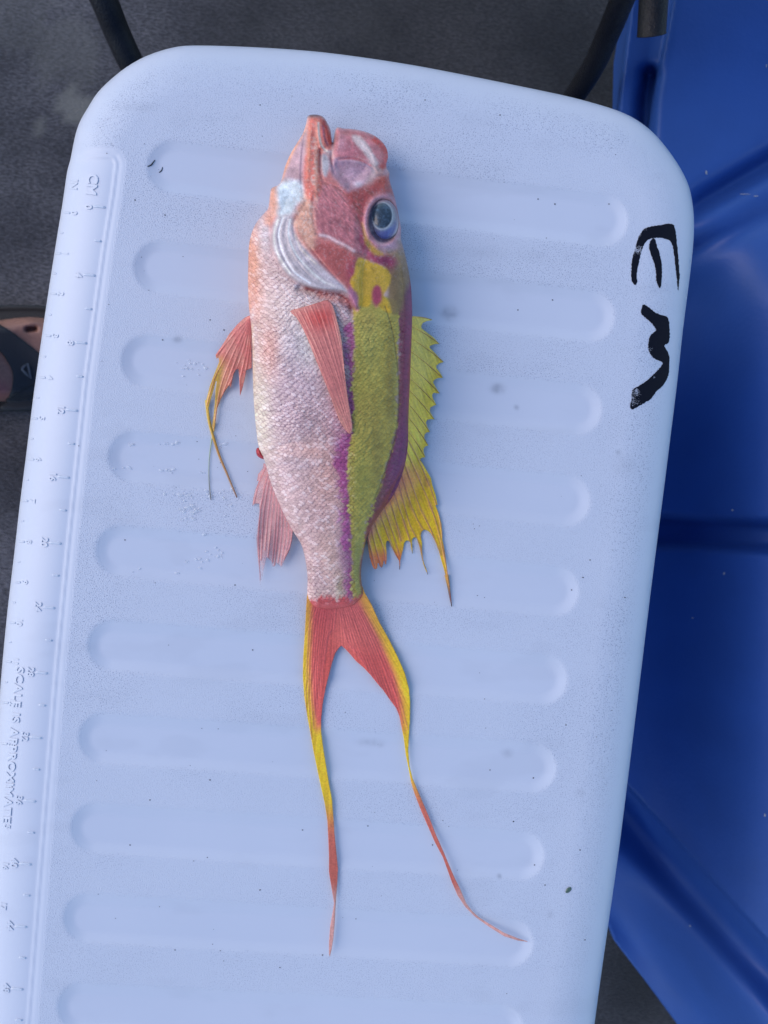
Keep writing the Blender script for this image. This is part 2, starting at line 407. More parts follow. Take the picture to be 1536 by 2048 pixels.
# moulded ruler: ticks, numbers, words (raised in the same plastic)
def bump_tick(x0, y0, x1, y1, w=3.0, h=.085):
    a = np.array([x0,y0],float); b = np.array([x1,y1],float); L = np.linalg.norm(b-a); t = (b-a)/L; nrm = np.array([-t[1],t[0]])
    V = []; rows = 9; cols = 6
    for i in range(rows):
        u = i/(rows-1); e = min(1,u*L/2.2,(1-u)*L/2.2); e = max(e,.0)
        for j in range(cols):
            v = j/(cols-1)*2-1; p = a+t*L*u+nrm*v*w*(.35+.65*math.sqrt(e))
            V.append((p[0],p[1], h*math.sqrt(max(0,1-v*v))*e**.5-.012))
    V = np.array(V); z = lidz(V[:,0],V[:,1])+V[:,2]
    F = [[i*cols+j,(i+1)*cols+j,(i+1)*cols+j+1,i*cols+j+1] for i in range(rows-1) for j in range(cols-1)]
    return make_mesh('tick_mark', P(V[:,0],V[:,1],z), F, M_WHITE, lid)
CMT = [(212,413),(192,549.6),(175,685),(157,820),(140.5,954),(124,1086),(111,1215),(96.5,1345.5),(85,1475),(73,1602),(64,1728),(55,1853),(47.5,1978),(40,2102)]
def txt(body, ox, oy, size, name, dxy=(-.118,.993), h=.065, track=1.0, hs=1.0):
    cu = bpy.data.curves.new('text','FONT'); cu.body = body; cu.size = 1; cu.extrude = .5; cu.resolution_u = 3
    cu.space_character = track; cu.offset = -.012; cu.bevel_depth = .045; cu.bevel_resolution = 0
    o = bpy.data.objects.new('text', cu); scene.collection.objects.link(o)
    dg = bpy.context.evaluated_depsgraph_get(); me = bpy.data.meshes.new_from_object(o.evaluated_get(dg))
    n = len(me.vertices); v = np.zeros(n*3); me.vertices.foreach_get('co', v); v = v.reshape(-1,3)
    F = [list(p.vertices) for p in me.polygons]
    bpy.data.objects.remove(o); bpy.data.curves.remove(cu); bpy.data.meshes.remove(me)
    d = np.array(dxy); u = np.array([d[1],-d[0]])     # letter tops point right
    q = np.array([ox,oy])+v[:,:1]*size*d*hs+v[:,1:2]*size*u
    z = lidz(q[:,0],q[:,1])+(v[:,2]+.5)*h-.005
    return make_mesh(name, P(q[:,0],q[:,1],z), F, M_WHITE, lid, smooth=False)
for i, (x,y) in enumerate(CMT):
    bump_tick(x-27,y-1,x,y+1.5)
    if i+1 < len(CMT):
        nx, ny = CMT[i+1]; mx, my = (x+nx)/2, (y+ny)/2; bump_tick(mx-14,my-.5,mx+1,my+1,2.5)
    s = str(4*i); txt(s, x-41, y-(5 if len(s)==1 else 11.5), 19, 'ruler_number')
INT = [(127,425),(109,506),(100,587),(89,671),(78,754.5),(62,836),(55,918),(43,1001),(36,1083),(28,1164),(18,1245),(10,1323),(4,1405),(2,1487),(-2,1568),(-6,1650),(-10,1732),(-14,1812)]
for i, (x,y) in enumerate(INT):
    if x > 0:
        bump_tick(x,y,x+14,y+1,2.6,.09)
    txt(str(i), x+16, y-(4 if i < 10 else 9), 16, 'ruler_number', h=.06)
    if i+1 < len(INT) and i < 12:
        nx, ny = INT[i+1]; bump_tick((x+nx)/2+2,(y+ny)/2,(x+nx)/2+9,(y+ny)/2+.5,2.4,.08)
txt('CM', 176.5, 346, 29, 'ruler_lettering')
txt('IN', 141, 357, 21, 'ruler_lettering')
txt('SCALE IS APPROXIMATE', 32, 1334, 22, 'ruler_lettering', dxy=(-.088,.996), hs=1.16, track=1.16, h=.075)

# black marker letters
def poly_from_zoom(pts, ox, oy, s): return [(ox+a/s, oy+b/s) for a,b in pts]
E1 = poly_from_zoom([(278,640),(285,540),(315,430),(345,330),(385,265),(440,238),(530,225),(595,212),(650,216),(668,250),(680,320),(690,420),(700,540),(709,650),(706,740),(699,804),(690,770),(685,700),
   (672,600),(660,480),(645,400),(615,358),(560,340),(480,337),(430,355),(395,390),(372,450),(350,540),(332,630),(326,690),(332,735),(315,755),(290,735),(278,690)], 1200,400,4.454)
E2 = poly_from_zoom([(438,410),(448,370),(470,345),(490,350),(505,400),(530,480),(550,570),(552,650),(548,720),(540,775),(530,785),(518,765),(502,720),(498,640),(488,580),(460,500),(442,450)],1200,400,4.454)
MM = poly_from_zoom([(366,1000),(375,960),(388,928),(440,960),(500,1005),(560,1028),(600,1045),(616,1085),(620,1160),(620,1240),(605,1275),(570,1298),(590,1330),(618,1385),(620,1440),(614,1530),(600,1590),
   (560,1650),(500,1710),(460,1765),(400,1805),(330,1845),(285,1868),(268,1830),(280,1770),(290,1690),(340,1660),(410,1615),(460,1570),(520,1510),(560,1455),(520,1430),(470,1400),(438,1350),(430,1290),
   (445,1215),(480,1175),(500,1158),(470,1110),(420,1060),(380,1025)],1200,400,4.454)
def letter(name, polys, label, worn):
    ps = [smooth_poly(p,3) for p in polys]
    def f(x,y):
        d = np.full(x.shape,-30.0)
        for p in ps: d = np.maximum(d, sdf(p,x,y))
        return d+(noise(x,y,2.2,77)-.5)*1.6
    allp = np.concatenate(ps); lo = allp.min(0)-3; hi = allp.max(0)+3
    def col(x,y,d,z):
        w = np.zeros_like(x)
        for (a,b,r) in worn: w = np.maximum(w, np.exp(-((x-a)**2+(y-b)**2)/r**2))
        al = np.where(hash2((x/1.0).astype(int),(y/1.0).astype(int),3)+.35*noise(x,y*.5,3,8) < w*.85, 0.1, 1)
        return np.c_[np.tile([.006,.007,.014],(len(x),1)), al]
    o = sheet(name, f, (lo[0],lo[1],hi[0],hi[1]), .8, lambda x,y,d: lidz(x,y)+.018, None, col, M_INK, lid)
    tag(o, label)
letter('marker_letter', [E1,E2], 'hand drawn black letter E', [(1277,500,9),(1290,455,6),(1275,470,8)])
letter('marker_letter', [MM], 'hand drawn black letter M', [(1266,800,11),(1272,785,9),(1308,755,3),(1300,700,5)])

# ------------------------------------------------------------------ fish
fish = empty('fish', None, 'pink fish with yellow green back and long tail streamers lying on the cooler lid', 'fish')
BODY = smooth_poly([(614,236),(618,230.5),(627,229),(638,230),(648,235),(656,248),(661,260),(663,275),(665,289),(667.5,277),(670,262),(675,254.5),(688,257),(700,257.5),(720,260.5),(743,268),(762,281),
  (773,297),(776,314),(773,327),(774,337),(779,346),(778.5,358),(785,380),(792,405),(798,434),(802,457),(802,477),(806,493),(812,516),(818,545),(822,574),(824,607),(824.5,633),
  (823.5,670),(822,709),(819.5,775),(817,833),(815.6,892),(810,928),(799,964.6),(784.6,994),(766,1019),(744.5,1052),(734,1074),(729,1096),(724.5,1121),(722,1147),(724,1172),(726,1190),
  (716,1203),(704,1212),(672,1218),(642,1217),(624,1210),(615,1190),(615,1158),(611,1121),(602,1088.5),(584,1059),(562,1015.6),(544,972),(535,942),(527.6,917),(522,905),(517,892),(512,855),
  (507.6,804),(505.5,746),(504.5,691),(502,650),(498,617),(496,574),(496.5,525.5),(498.6,486),(506.7,457),(518,437.6),(530,424.6),(537,414),(541,382),(545,375),(560.4,366),(570,333.5),
  (583,304),(603,271.6),(611,252)], 3)
YL = np.array([229,280,330,380,440,520,620,750,850,930,1016,1090,1160,1218])
XL = np.array([606,592,568,541,510,496,497,505,511,531,561,603,614,616])
XR = np.array([706,765,782,790,803,815,825,821,817,809,768,730,722,722])
TH = np.array([.45,.75,1.1,1.5,1.9,2.15,2.25,2.2,2.05,1.85,1.5,1.1,.66,.16])
ZM = np.array([1.3,1.45,1.6,1.8,2.0,2.15,2.2,2.15,2.0,1.8,1.45,1.15,.8,.60])
def interp_s(y, k): 
    return (np.interp(y-14,YL,k)+np.interp(y,YL,k)*2+np.interp(y+14,YL,k))/4
OPR = [(540,440),(541,470),(543,496),(553,521),(567,546),(584,559),(604,571),(623,578.5),(653,582.5),(676,583.5),(690,588),(698,597),(705,612),(713,619),(722,612),(726,590),(724,560)]
OPER = smooth_poly(OPR+[(735,500),(760,420),(740,380),(700,350),(640,300),(600,330),(575,400),(560,428)],3)
MAX = smooth_poly([(668,292),(671,262),(676,256),(700,258),(720,261),(743,269),(762,282),(773,298),(776,316),(772,330),(764,336),(752,330),(735,322),(715,316),(695,315),(676,318),(666,308)],3)
JAW = smooth_poly([(617,236),(640,232),(655,250),(662,280),(662,300),(646,300),(640,330),(642,380),(628,400),(612,392),(608,350),(612,300),(614,262)],3)
SOCK = smooth_poly([(664,322),(700,318),(735,326),(745,340),(735,358),(712,378),(696,384),(686,374),(664,352)],3)
THROAT = smooth_poly([(556,372),(575,360),(600,362),(608,380),(604,400),(590,412),(586,430),(560,432),(552,418)],3)
EYEC = (767,442)
SCALE_W = 9.8
def scales(x, y):
    """overlapping scale relief, its seams and a per-scale random number"""
    xx = x+2.5*np.sin(y/70)+(noise(x,y,40,61)-.5)*13; c = SCALE_W*np.interp(y,[500,800,1050,1200],[.9,1.05,.9,.75])
    c = SCALE_W
    yy = y+((x-665)/150)**2*26+(noise(x,y,35,62)-.5)*13
    px = c; py = c*.52; R = c*.62
    best = np.full(x.shape,-1e9); h = np.zeros_like(x); rnd = np.zeros_like(x); edge = np.zeros_like(x)
    sv = .5+.9*fbm(x,y,60,66)
    r0 = np.floor(yy/py).astype(np.int64); done = np.zeros(x.shape,bool)
    for k in (-2,-1,0,1,2):                  # head-side scales lie on top
        row = r0+k; off = (row % 2)*.5
        col = np.round(xx/px-off).astype(np.int64)
        cx = (col+off)*px+(hash2(row,col,15)-.5)*2.6; cy = (row+.5)*py+(hash2(row,col,16)-.5)*2.4
        dist = np.hypot((xx-cx)*1.02, yy-cy)
        m = (dist < R)&~done&(yy > cy-py*.6)
        h = np.where(m, (yy-cy)/R*.6+.5-.35*((xx-cx)/R)**2, h)
        edge = np.where(m, sstep(.70,.98,dist/R), edge)
        rnd = np.where(m, hash2(row,col,5), rnd); done |= m
    return h*np.clip(sv,.3,1.3), edge*np.clip(sv,.25,1.1), rnd
def scale_amt(x, y):
    a = 1-sstep(-6,4,sdf(OPER,x,y,cut=40))
    a = a*sstep(430,520,y+(x<540)*60)*(1-sstep(1195,1215,y))
    a = a*np.where((x>700)&(y<640), sstep(560,680,y), 1)
    return a
FOLDS = [ # (points, half width px, height cm): creases (-) and ridges (+) on the head
  ([(622,245),(619,290),(615,340),(612,395)], 4.0, .10), ([(612,262),(606,300),(603,350),(606,392)],3.5,-.14), ([(634,245),(637,275),(642,295),(652,304),(656,300)],2.2,.10),
  ([(641,300),(640,330),(643,352),(648,362)],3.0,-.16), ([(650,258),(652,280),(660,297)],2.6,-.10), ([(664,300),(663,322),(668,345)],3.0,-.14),
  ([(676,319),(700,317),(722,322),(741,332),(752,345)],2.6,-.13), ([(705,271),(725,285),(742,305),(752,330)],3.2,.06),
  ([(630,365),(652,366),(675,374),(690,388)],2.4,-.08), ([(628,382),(626,410),(627,440),(633,468)],3.4,-.05), ([(633,469),(650,474),(668,482),(686,492),(702,500),(722,511),(745,522)],3.2,-.10),
  ([(634,476),(652,481),(672,490),(695,502),(712,512)],2.5,.06), ([(622,497),(640,520),(662,545),(682,568),(700,590)],2.8,-.05), ([(600,372),(612,400),(603,422),(590,440),(588,460),(600,486),(622,512)],4.2,-.07),
  ([(545,382),(552,400),(548,425),(541,440)],3.5,-.10), ([(570,436),(562,470),(572,510),(592,540)],2.6,.03), ([(560,436),(551,470),(559,508),(578,540),(604,562)],2.2,.028),
  ([(578,436),(575,470),(588,508),(612,540),(640,562)],2.2,.028), ([(586,450),(590,480),(606,512),(632,540),(660,566)],2.0,-.025), ([(566,434),(556,470),(565,510),(586,545)],1.8,-.03),
  ([(596,524),(618,552),(650,572),(680,580)],2.0,-.04), ([(604,540),(630,562),(664,577)],1.6,.03),
  ([(520,440),(512,470),(510,500)],4,-.05), ([(760,498),(775,506),(790,500),(800,488)],3.0,-.07), ([(775,345),(768,352),(752,352)],3.0,-.08),
  ([(507,660),(516,720),(520,780)],5,-.04), ([(548,897),(570,888),(600,884),(640,893)],4,-.05),([(545,935),(600,925),(640,935)],6,-.04),
]
LATLINE = [(770,613),(779,640),(786,668),(791,700),(795,735),(797.5,765),(798,800),(796,835),(791,870),(784,900),(774,930),(762,965),(748,1000)]
def body_base(x, y, d):
    l = interp_s(y,XL); r = interp_s(y,XR); t = interp_s(y,TH); m = interp_s(y,ZM)
    s = np.clip((x-(l+r)/2)/((r-l)/2), -1, 1)
    s2 = np.clip(s+.05*(1-s*s), -1, 1)
    prof = np.sqrt(np.maximum(1-np.abs(s2)**2.25,0))
    e = np.sqrt(np.clip(1-(1-np.clip(d/16,0,1))**2,0,1))
    return m, t*np.minimum(prof*.94+.06, 1), e
def bodyz(x, y, d=None, fine=1.0):
    x = np.asarray(x,float); y = np.asarray(y,float)
    if d is None: d = np.maximum(sdf(BODY,x,y),0)
    m, h, e = body_base(x,y,d)
    mx = sdf(MAX,x,y,cut=60); jw = sdf(JAW,x,y,cut=60); sk = sdf(SOCK,x,y,cut=60); th = sdf(THROAT,x,y,cut=60); op = sdf(OPER,x,y,cut=60)
    h = h+.34*sstep(-1.2,7,op)*sstep(330,420,y)*(1-.7*sstep(705,730,x))*(.25+.75*np.minimum(1,d/40))
    h = h+.10*sstep(-3,10,mx)+.16*sstep(-3,12,jw)-.30*sstep(0,20,sk)-.24*sstep(-2,22,th)
    membrane = sstep(0,25,np.minimum(x-568, 0)*0+ (608-x))*sstep(360,330,y)
    h = h-.30*membrane
    for pts, w, a in FOLDS:
        p = smooth_poly(pts,3,False); lo = p.min(0)-4*w; hi = p.max(0)+4*w
        k = (x > lo[0])&(x < hi[0])&(y > lo[1])&(y < hi[1])
        if k.any():
            dd, t = stroke(x[k],y[k],p); h = h.copy(); h[k] += a*np.exp(-(dd/w)**2)*np.sin(np.pi*np.clip(.12+t*.8,0,1))**.6
    # eye socket: a swollen rim round a hollow
    q = np.hypot((x-EYEC[0])/32.0, (y-EYEC[1])/45.0)
    h = h+.20*np.exp(-((q-1.12)/.15)**2)*np.minimum(1,d/8) - .22*sstep(1.02,.75,q)
    # shoulder hollow below the gill cover, seen as a dark slit
    dd, t = stroke(x,y,[(600,576),(640,590),(680,594),(696,606),(704,622)])
    h = h-.28*np.exp(-(dd/8.0)**2)
    sa = scale_amt(x,y)*fine; sh, ed, rn = scales(x,y)
    lump = .035*(fbm(x,y,26,40)-.5)+.05*(fbm(x,y,70,41)-.5)
    h = h+sa*(.060*sh+.024*(rn-.5))*np.where(x>705,1.15,1)+lump*1.2
    # fine ridged skin of the cheek
    hd = sstep(560,470,y)*(1-sa)
    h = h+hd*(.012*(noise(x,y,3.4,301)-.5)+.045*(fbm(x,y,13,302)-.5))
    ck = sstep(-5,10,sdf(CHEEK,x,y,cut=40))
    u = (x-700)*.75+(y-440)*-.66; v = (x-700)*.66+(y-440)*.75
    h = h+ck*.022*(noise(u*1.0,v*.33,3.1,50)-.5)*2
    d2, t2 = stroke(x,y,LATLINE); h = h-.03*np.exp(-(d2/2.0)**2)
    return m+h*e
CHEEK = smooth_poly([(628,372),(655,366),(680,376),(697,392),(725,395),(728,430),(732,470),(752,508),(768,528),(735,516),(700,498),(668,480),(636,466),(627,430)],3)
def body_bottom(x, y, d, zt):
    m, h, e = body_base(x,y,d)
    return np.maximum(m-h*e*.98, lidz(x,y)+.02)

def blend(col, c, w):
    return col*(1-w[:,None])+alb(c)[None]*w[:,None]
def body_color(x, y, d, z):
    n1 = fbm(x,y,34,70); n2 = fbm(x,y,9,71,2); n3 = noise(x,y,3.2,72); wob = (fbm(x,y,16,73)-.5)*16+(n3-.5)*3
    sh, ed, rn = scales(x,y); wob2 = wob+((fbm(x,y,26,174)-.5)*34+(rn-.5)*20)*scale_amt(x,y)
    col = np.tile(alb((168,146,164)),(len(x),1))
    def R(poly, c, blur=6, w=1.0, wb=1.0, smooth=True):
        nonlocal col
        p = smooth_poly(poly,3) if smooth else np.array(poly,float)
        s = sdf(p,x,y,cut=60)+(wob2 if wb in (.32,.8,.35) else wob)*wb
        col = blend(col, c, sstep(-blur,blur,s)*w)
    def G(cx, cy, rx, ry, c, w=1.0, pw=1.0):
        nonlocal col
        q = ((x-cx)/rx)**2+((y-cy)/ry)**2
        col = blend(col, c, np.clip(w*np.exp(-q**pw),0,1))
    def Lk(pts, c, wd, w=1.0):
        nonlocal col
        dd, t = stroke(x,y,smooth_poly(pts,3,False)); col = blend(col, c, w*np.exp(-(dd/wd)**2))
    # flank: pearly, pinker in patches, whitish belly highlight painted in
    G(600,640,60,90,(196,188,208),.7); G(520,820,28,130,(205,196,196),.6); G(600,760,60,80,(165,150,182),.5)
    G(610,690,45,40,(208,205,222),.6); G(500,520,22,90,(214,140,116),.95); G(512,600,14,40,(206,140,128),.5); G(530,470,16,40,(178,180,212),.6)
    G(540,700,22,60,(200,135,130),.7); G(620,900,50,14,(182,140,142),.4); G(585,700,26,60,(140,124,156),.55); G(560,800,24,70,(148,132,162),.5); G(608,850,40,30,(148,132,160),.5); G(660,960,45,90,(196,148,142),.75); G(640,1040,40,60,(176,150,168),.5); G(575,960,45,60,(186,166,188),.4)
    G(680,830,30,70,(180,128,148),.55); G(655,1120,26,60,(186,152,150),.6); G(630,1150,25,60,(170,150,172),.4); G(650,1190,45,14,(196,170,176),.4)
    G(600,930,40,10,(150,140,175),.3)
    # purple band beside the green
    R([(680,655),(700,640),(716,660),(716,760),(716,860),(708,960),(708,1060),(714,1150),(714,1195),(692,1190),(684,1100),(678,1000),(674,900),(686,870),(694,820),(694,760),(692,700)],(136,54,122),9,.95,.8)
    G(678,900,14,60,(150,80,125),.5); G(690,1120,13,80,(140,80,140),.5); G(702,980,8,120,(118,48,128),.5)
    # dark purple back
    R([(778,560),(800,540),(830,560),(835,700),(832,900),(815,960),(780,1020),(745,1070),(732,1100),(724,1060),(741,1010),(759,960),(776,905),(789,860),(794,780),(795,700),(793,640),(786,600)],(110,28,66),6,.97,.35)
    G(822,740,7,160,(130,30,72),.8); G(790,930,16,60,(96,34,100),.8); G(812,560,10,70,(70,40,75),.6); G(800,880,14,50,(100,32,96),.7)
    # green / yellow flank
    R([(704,625),(712,600),(730,590),(790,600),(798,640),(796,709),(797,782),(792,855),(779,910),(770,946),(755,994),(739,1030),(731,1074),(723,1128),(726,1195),(705,1195),(702,1128),(702,1074),(698,1019),(695,964),(697,917),(705,855),(709,804),(703,764),(710,709),(706,660)],(152,154,72),3.0,.97,.32)
    G(738,690,24,80,(142,152,88),.6); G(725,760,14,40,(146,150,72),.5); G(782,760,14,130,(112,106,56),.7); G(740,840,30,60,(124,122,66),.5); G(725,960,22,80,(108,122,66),.6); G(755,920,14,80,(98,92,60),.55); G(714,1120,12,80,(108,112,68),.5); G(738,640,20,25,(130,124,72),.5)
    G(680,1175,10,35,(140,140,90),.45)
    # olive head top
    R([(776,478),(800,480),(815,520),(822,560),(808,590),(800,625),(780,620),(772,560),(768,520)],(112,92,68),7,.92,.5)
    G(800,600,10,30,(96,80,52),.5)
    # gill cover, cheek, jaws
    R(OPR[:10]+[(700,590),(716,622),(730,560),(742,528),(760,420),(740,380),(700,350),(640,300),(600,330),(575,400),(560,428)],(168,100,104),6.4,1,0.34)
    R([(541,470),(543,496),(553,521),(567,546),(584,559),(604,571),(623,578),(653,583),(684,585),(700,590),(690,572),(670,556),(645,532),(622,508),(602,486),(590,460),(588,436),(575,430),(560,430),(548,440)],(158,152,178),6.4,1,0.26)
    R([(622,497),(650,486),(690,498),(722,518),(716,540),(700,560),(700,580),(680,560),(655,538),(636,516)],(152,78,80),8.0,.95,0.60)
    G(705,545,12,24,(136,52,82),.7); R([(700,575),(716,590),(716,622),(704,612),(696,596)],(152,96,132),6.4,.8,0.42)
    R([(600,380),(612,388),(628,382),(629,420),(632,466),(626,496),(608,484),(592,462),(588,436),(598,412)],(198,146,134),8.0,.95,0.58)
    R([tuple(p) for p in CHEEK[::3]],(158,94,108),8.0,.85,0.58)
    R([(690,380),(730,372),(778,350),(792,400),(800,440),(770,400),(742,400),(730,430),(726,460),(706,420)],(148,62,64),11.2,.95,0.60)
    R([(726,455),(738,462),(760,500),(790,520),(785,535),(765,532),(740,520),(715,480)],(146,56,82),9.6,.9,0.58)
    R([(724,446),(731,452),(738,470),(752,494),(768,508),(760,513),(744,507),(731,486),(726,466)],(160,140,58),4.8,.9,0.42)
    G(771,522,20,9,(110,38,72),.85); G(775,540,14,10,(116,50,60),.55)
    R([(717,516),(730,518),(747,526),(767,533),(778,544),(781,560),(776,578),(768,590),(778,606),(782,625),(765,620),(745,600),(738,612),(718,612),(716,592),(705,575),(701,562),(709,546),(710,531)],(176,154,50),3.5,.96,.25)
    R([(745,584),(752,572),(760,574),(765,590),(762,606),(752,614),(744,604)],(150,52,90),4.8,.93,0.34)
    R([(606,250),(612,262),(612,300),(608,350),(606,380),(596,368),(575,366),(560,366),(570,333),(583,304),(600,274)],(156,130,158),6.4,.9,0.42)
    Lk([(612,250),(600,275),(584,304),(572,333),(560,366),(546,380),(541,410)],(208,142,118),4,.8)
    R([tuple(p) for p in THROAT[::3]],(166,182,216),8.0,.95,0.42); G(580,395,8,16,(130,150,190),.4)
    R([(536,395),(548,380),(556,400),(552,430),(540,450),(528,440)],(212,140,120),8.0,.7,0.58)
    R([tuple(p) for p in JAW[::3]],(182,94,88),4.8,.95,0.26); G(632,330,4,70,(186,142,132),.7); G(618,300,4,50,(206,150,124),.35)
    Lk([(637,246),(638,270),(644,292),(655,303)],(210,180,190),2.3,.9); Lk([(649,244),(654,262),(661,285)],(168,44,40),5,.8)
    Lk([(646,252),(648,272),(655,290)],(130,60,100),2.2,.6)
    R([(643,312),(655,310),(660,330),(652,352),(644,345)],(150,160,190),4.8,.8,0.26)
    R([tuple(p) for p in MAX[::3]],(170,104,116),4.8,.97,0.29); G(700,300,26,18,(160,92,112),.6); G(682,285,10,20,(150,120,152),.5)
    R([(704,270),(716,273),(732,288),(748,312),(757,328),(748,332),(738,318),(722,298),(706,282)],(182,176,198),4.8,.8,0.42)
    Lk([(750,278),(764,290),(773,306),(773,324),(766,334)],(188,60,50),7,.85); Lk([(700,259),(725,264),(745,271)],(172,110,120),3,.6)
    Lk([(676,320),(700,317),(722,321),(741,331)],(186,70,70),2.6,.7)
    R([tuple(p) for p in SOCK[::3]],(142,116,150),6.4,.9,0.42); G(716,368,9,6,(170,165,200),.8); G(700,341,22,8,(150,125,160),.5)
    G(765,360,16,14,(170,70,60),.7); G(772,345,6,6,(190,140,160),.6)
    Lk([(640,470),(655,473),(672,482),(692,492),(708,502)],(186,176,205),3.2,.75)
    for k, (pts, c) in enumerate(((([(566,436),(557,470),(568,510),(590,545),(620,566)]),(224,224,234)),([(580,440),(577,470),(592,508),(620,540),(650,566)],(214,212,226)),([(574,436),(567,470),(578,512),(602,545),(634,568)],(120,118,140)),
               ([(556,440),(548,472),(557,510),(580,546)],(205,204,220)),([(552,452),(550,485),(565,525)],(118,112,138)),([(598,500),(625,534),(660,560),(686,572)],(140,134,166)),([(606,526),(632,554),(668,572)],(188,186,208)),([(590,470),(604,500),(632,528)],(196,180,190)))):
        Lk(pts, c, 1.9, .75 if c[0] > 160 else .5)
    # inside of the gill slit
    Lk([(612,577),(645,586),(680,590),(694,600),(702,616)],(120,44,46),4.5,.85)
    Lk([(640,590),(665,597),(690,604)],(180,100,100),8,.5)
    # jaw tip
    q = np.exp(-(((x-628)/16)**2+((y-230)/5.0)**2)); col = blend(col,(66,42,44),np.clip(q*1.2,0,1)*.9)
    # eye rim
    q = np.hypot((x-EYEC[0])/32.0,(y-EYEC[1])/45.0)
    col = blend(col,(150,110,140),np.exp(-((q-1.12)/.16)**2)*.85)
    G(782,492,17,10,(168,130,166),.9)
    col = blend(col,(70,62,88),sstep(1.03,.9,q))
    Lk([(795,395),(803,430),(806,460)],(150,60,60),3,.4)
    # belly edge colour, vent
    Lk([(497,500),(498,560),(498,620)],(216,136,110),5,.7); Lk([(504,650),(506,760),(511,850)],(204,178,170),4,.5)
    # caudal base
    q = sstep(1186,1204,y+wob*1.5+(hash2((x/3).astype(int),(y/9).astype(int),8)-.5)*10); col = blend(col,(178,70,74),q*.95)
    Lk([(724,1120),(721,1150),(725,1185)],(124,60,56),3.5,.8); Lk([(734,1074),(728,1100),(723,1130)],(110,56,60),3,.7)
    d2, t2 = stroke(x,y,LATLINE); col = blend(col,(74,70,40),np.exp(-(d2/1.5)**2)*.7*(.5+n3*.6))
    # scales: each differs a little in reflectivity, seams are pigmented
    sa = scale_amt(x,y); sh, ed, rn = scales(x,y)
    green = np.clip((x-705)/10,0,1)
    col = col*(1+sa*((rn-.45)*np.where(green>.5,.22,.34)))[:,None]
    seam = sa*ed*(1-.15*green)
    pk = np.where(green[:,None]>.5, col*.72, col*np.array([.62,.47,.54]))
    col = col*(1-seam[:,None])+pk*seam[:,None]
    cream = sa*sstep(.55,1.0,rn)*(1-green)*.30*(1-ed)*np.where(x>680,.4,1)
    col = col*(1-cream[:,None])+np.array([.86,.78,.74])[None]*cream[:,None]
    col = col*(.89+.22*n2)[:,None]*(.92+.16*n3)[:,None]*(.86+.28*n1)[:,None]
    hd = sstep(600,520,y)*(1-sa); col = col*(1+hd*((noise(x,y,2.8,303)-.5)*.2+(fbm(x,y,11,304)-.5)*.6))[:,None]
    glint = hd*sstep(.70,.86,noise(x+3,y,3.0,305))*.14; col = col*(1-glint[:,None])+np.array([.72,.58,.58])[None]*glint[:,None]  # pale glints painted into the head skin
    # cheek mottling
    ck = sstep(-5,10,sdf(CHEEK,x,y,cut=40)); u = (x-700)*.75-(y-440)*.66; v = (x-700)*.66+(y-440)*.75
    col = col*(1+ck*(noise(u,v*.3,3.0,50)-.5)*.5)[:,None]
    pe = np.exp(-(((x-608)/20)**2+((y-430)/55)**2))+np.exp(-(((x-626)/10)**2+((y-330)/80)**2)); pe = np.clip(pe,0,1)
    fl_ = pe*sstep(.58,.8,noise(x,y*.8,3.6,52))*.55; col = col*(1-fl_[:,None])+np.array([.80,.60,.48])[None]*fl_[:,None]
    dk_ = pe*sstep(.58,.8,noise(x+40,y,4.0,53))*.35; col = col*(1-dk_[:,None])+np.array([.36,.12,.10])[None]*dk_[:,None]
    return np.clip(col,.003,.9)
sheet('body', lambda x,y: sdf(BODY,x,y), (490,224,830,1222), 1.35, bodyz, body_bottom, body_color, M_SKINFISH, fish)

# eye
def build_eye():
    V = []; C = []; F = []; nr, na = 26, 56; zc = float(bodyz(np.array([EYEC[0]-6.0]),np.array([EYEC[1]*1.0]))[0])
    for i in range(nr+1):
        r = i/nr
        for k in range(na):
            a = 2*math.pi*k/na; x = EYEC[0]+30*r*math.cos(a); y = EYEC[1]+43*r*math.sin(a)
            # pupil sits toward the head side of the eyeball
            q = math.hypot((x-764)/20.5,(y-431)/26.0)
            z = zc+.05+.42*math.sqrt(max(0,1-r*r))-(.25*r**4) + (.05*math.exp(-((q-1.1)/.12)**2))
            p = P(x,y,z); V.append(p)
            n_ = float(noise(np.array([x]),np.array([y]),4,90)[0]); n2 = float(noise(np.array([x]),np.array([y]),2.2,93)[0])
            pup = alb((40,56,82))*(.5+.9*n_*n2*2)
            ring = alb((122,136,168)); blue = alb((66,76,150)); rim = alb((100,84,112))
            low = 1/(1+math.exp(-((x-764)*.05+(y-455)*.16)))
            c = pup if q < .93 else None
            if c is None:
                t = min(1,(q-.93)/.12); c = pup*(1-t)+ring*t
                t = max(0,min(1,(q-1.05)/.2)); b2 = blue*low+alb((120,124,150))*(1-low); c = c*(1-t)+b2*t
                t = max(0,min(1,(r-.80)/.18)); lowr = alb((150,150,180))*low+rim*(1-low); c = c*(1-t)+lowr*t
            C.append(np.clip(c,.003,.9))
    for i in range(nr):
        for k in range(na): F.append([i*na+k,(i+1)*na+k,(i+1)*na+(k+1)%na,i*na+(k+1)%na][::-1])
    make_mesh('eye', V, F, M_EYE, fish, np.array(C))
build_eye()

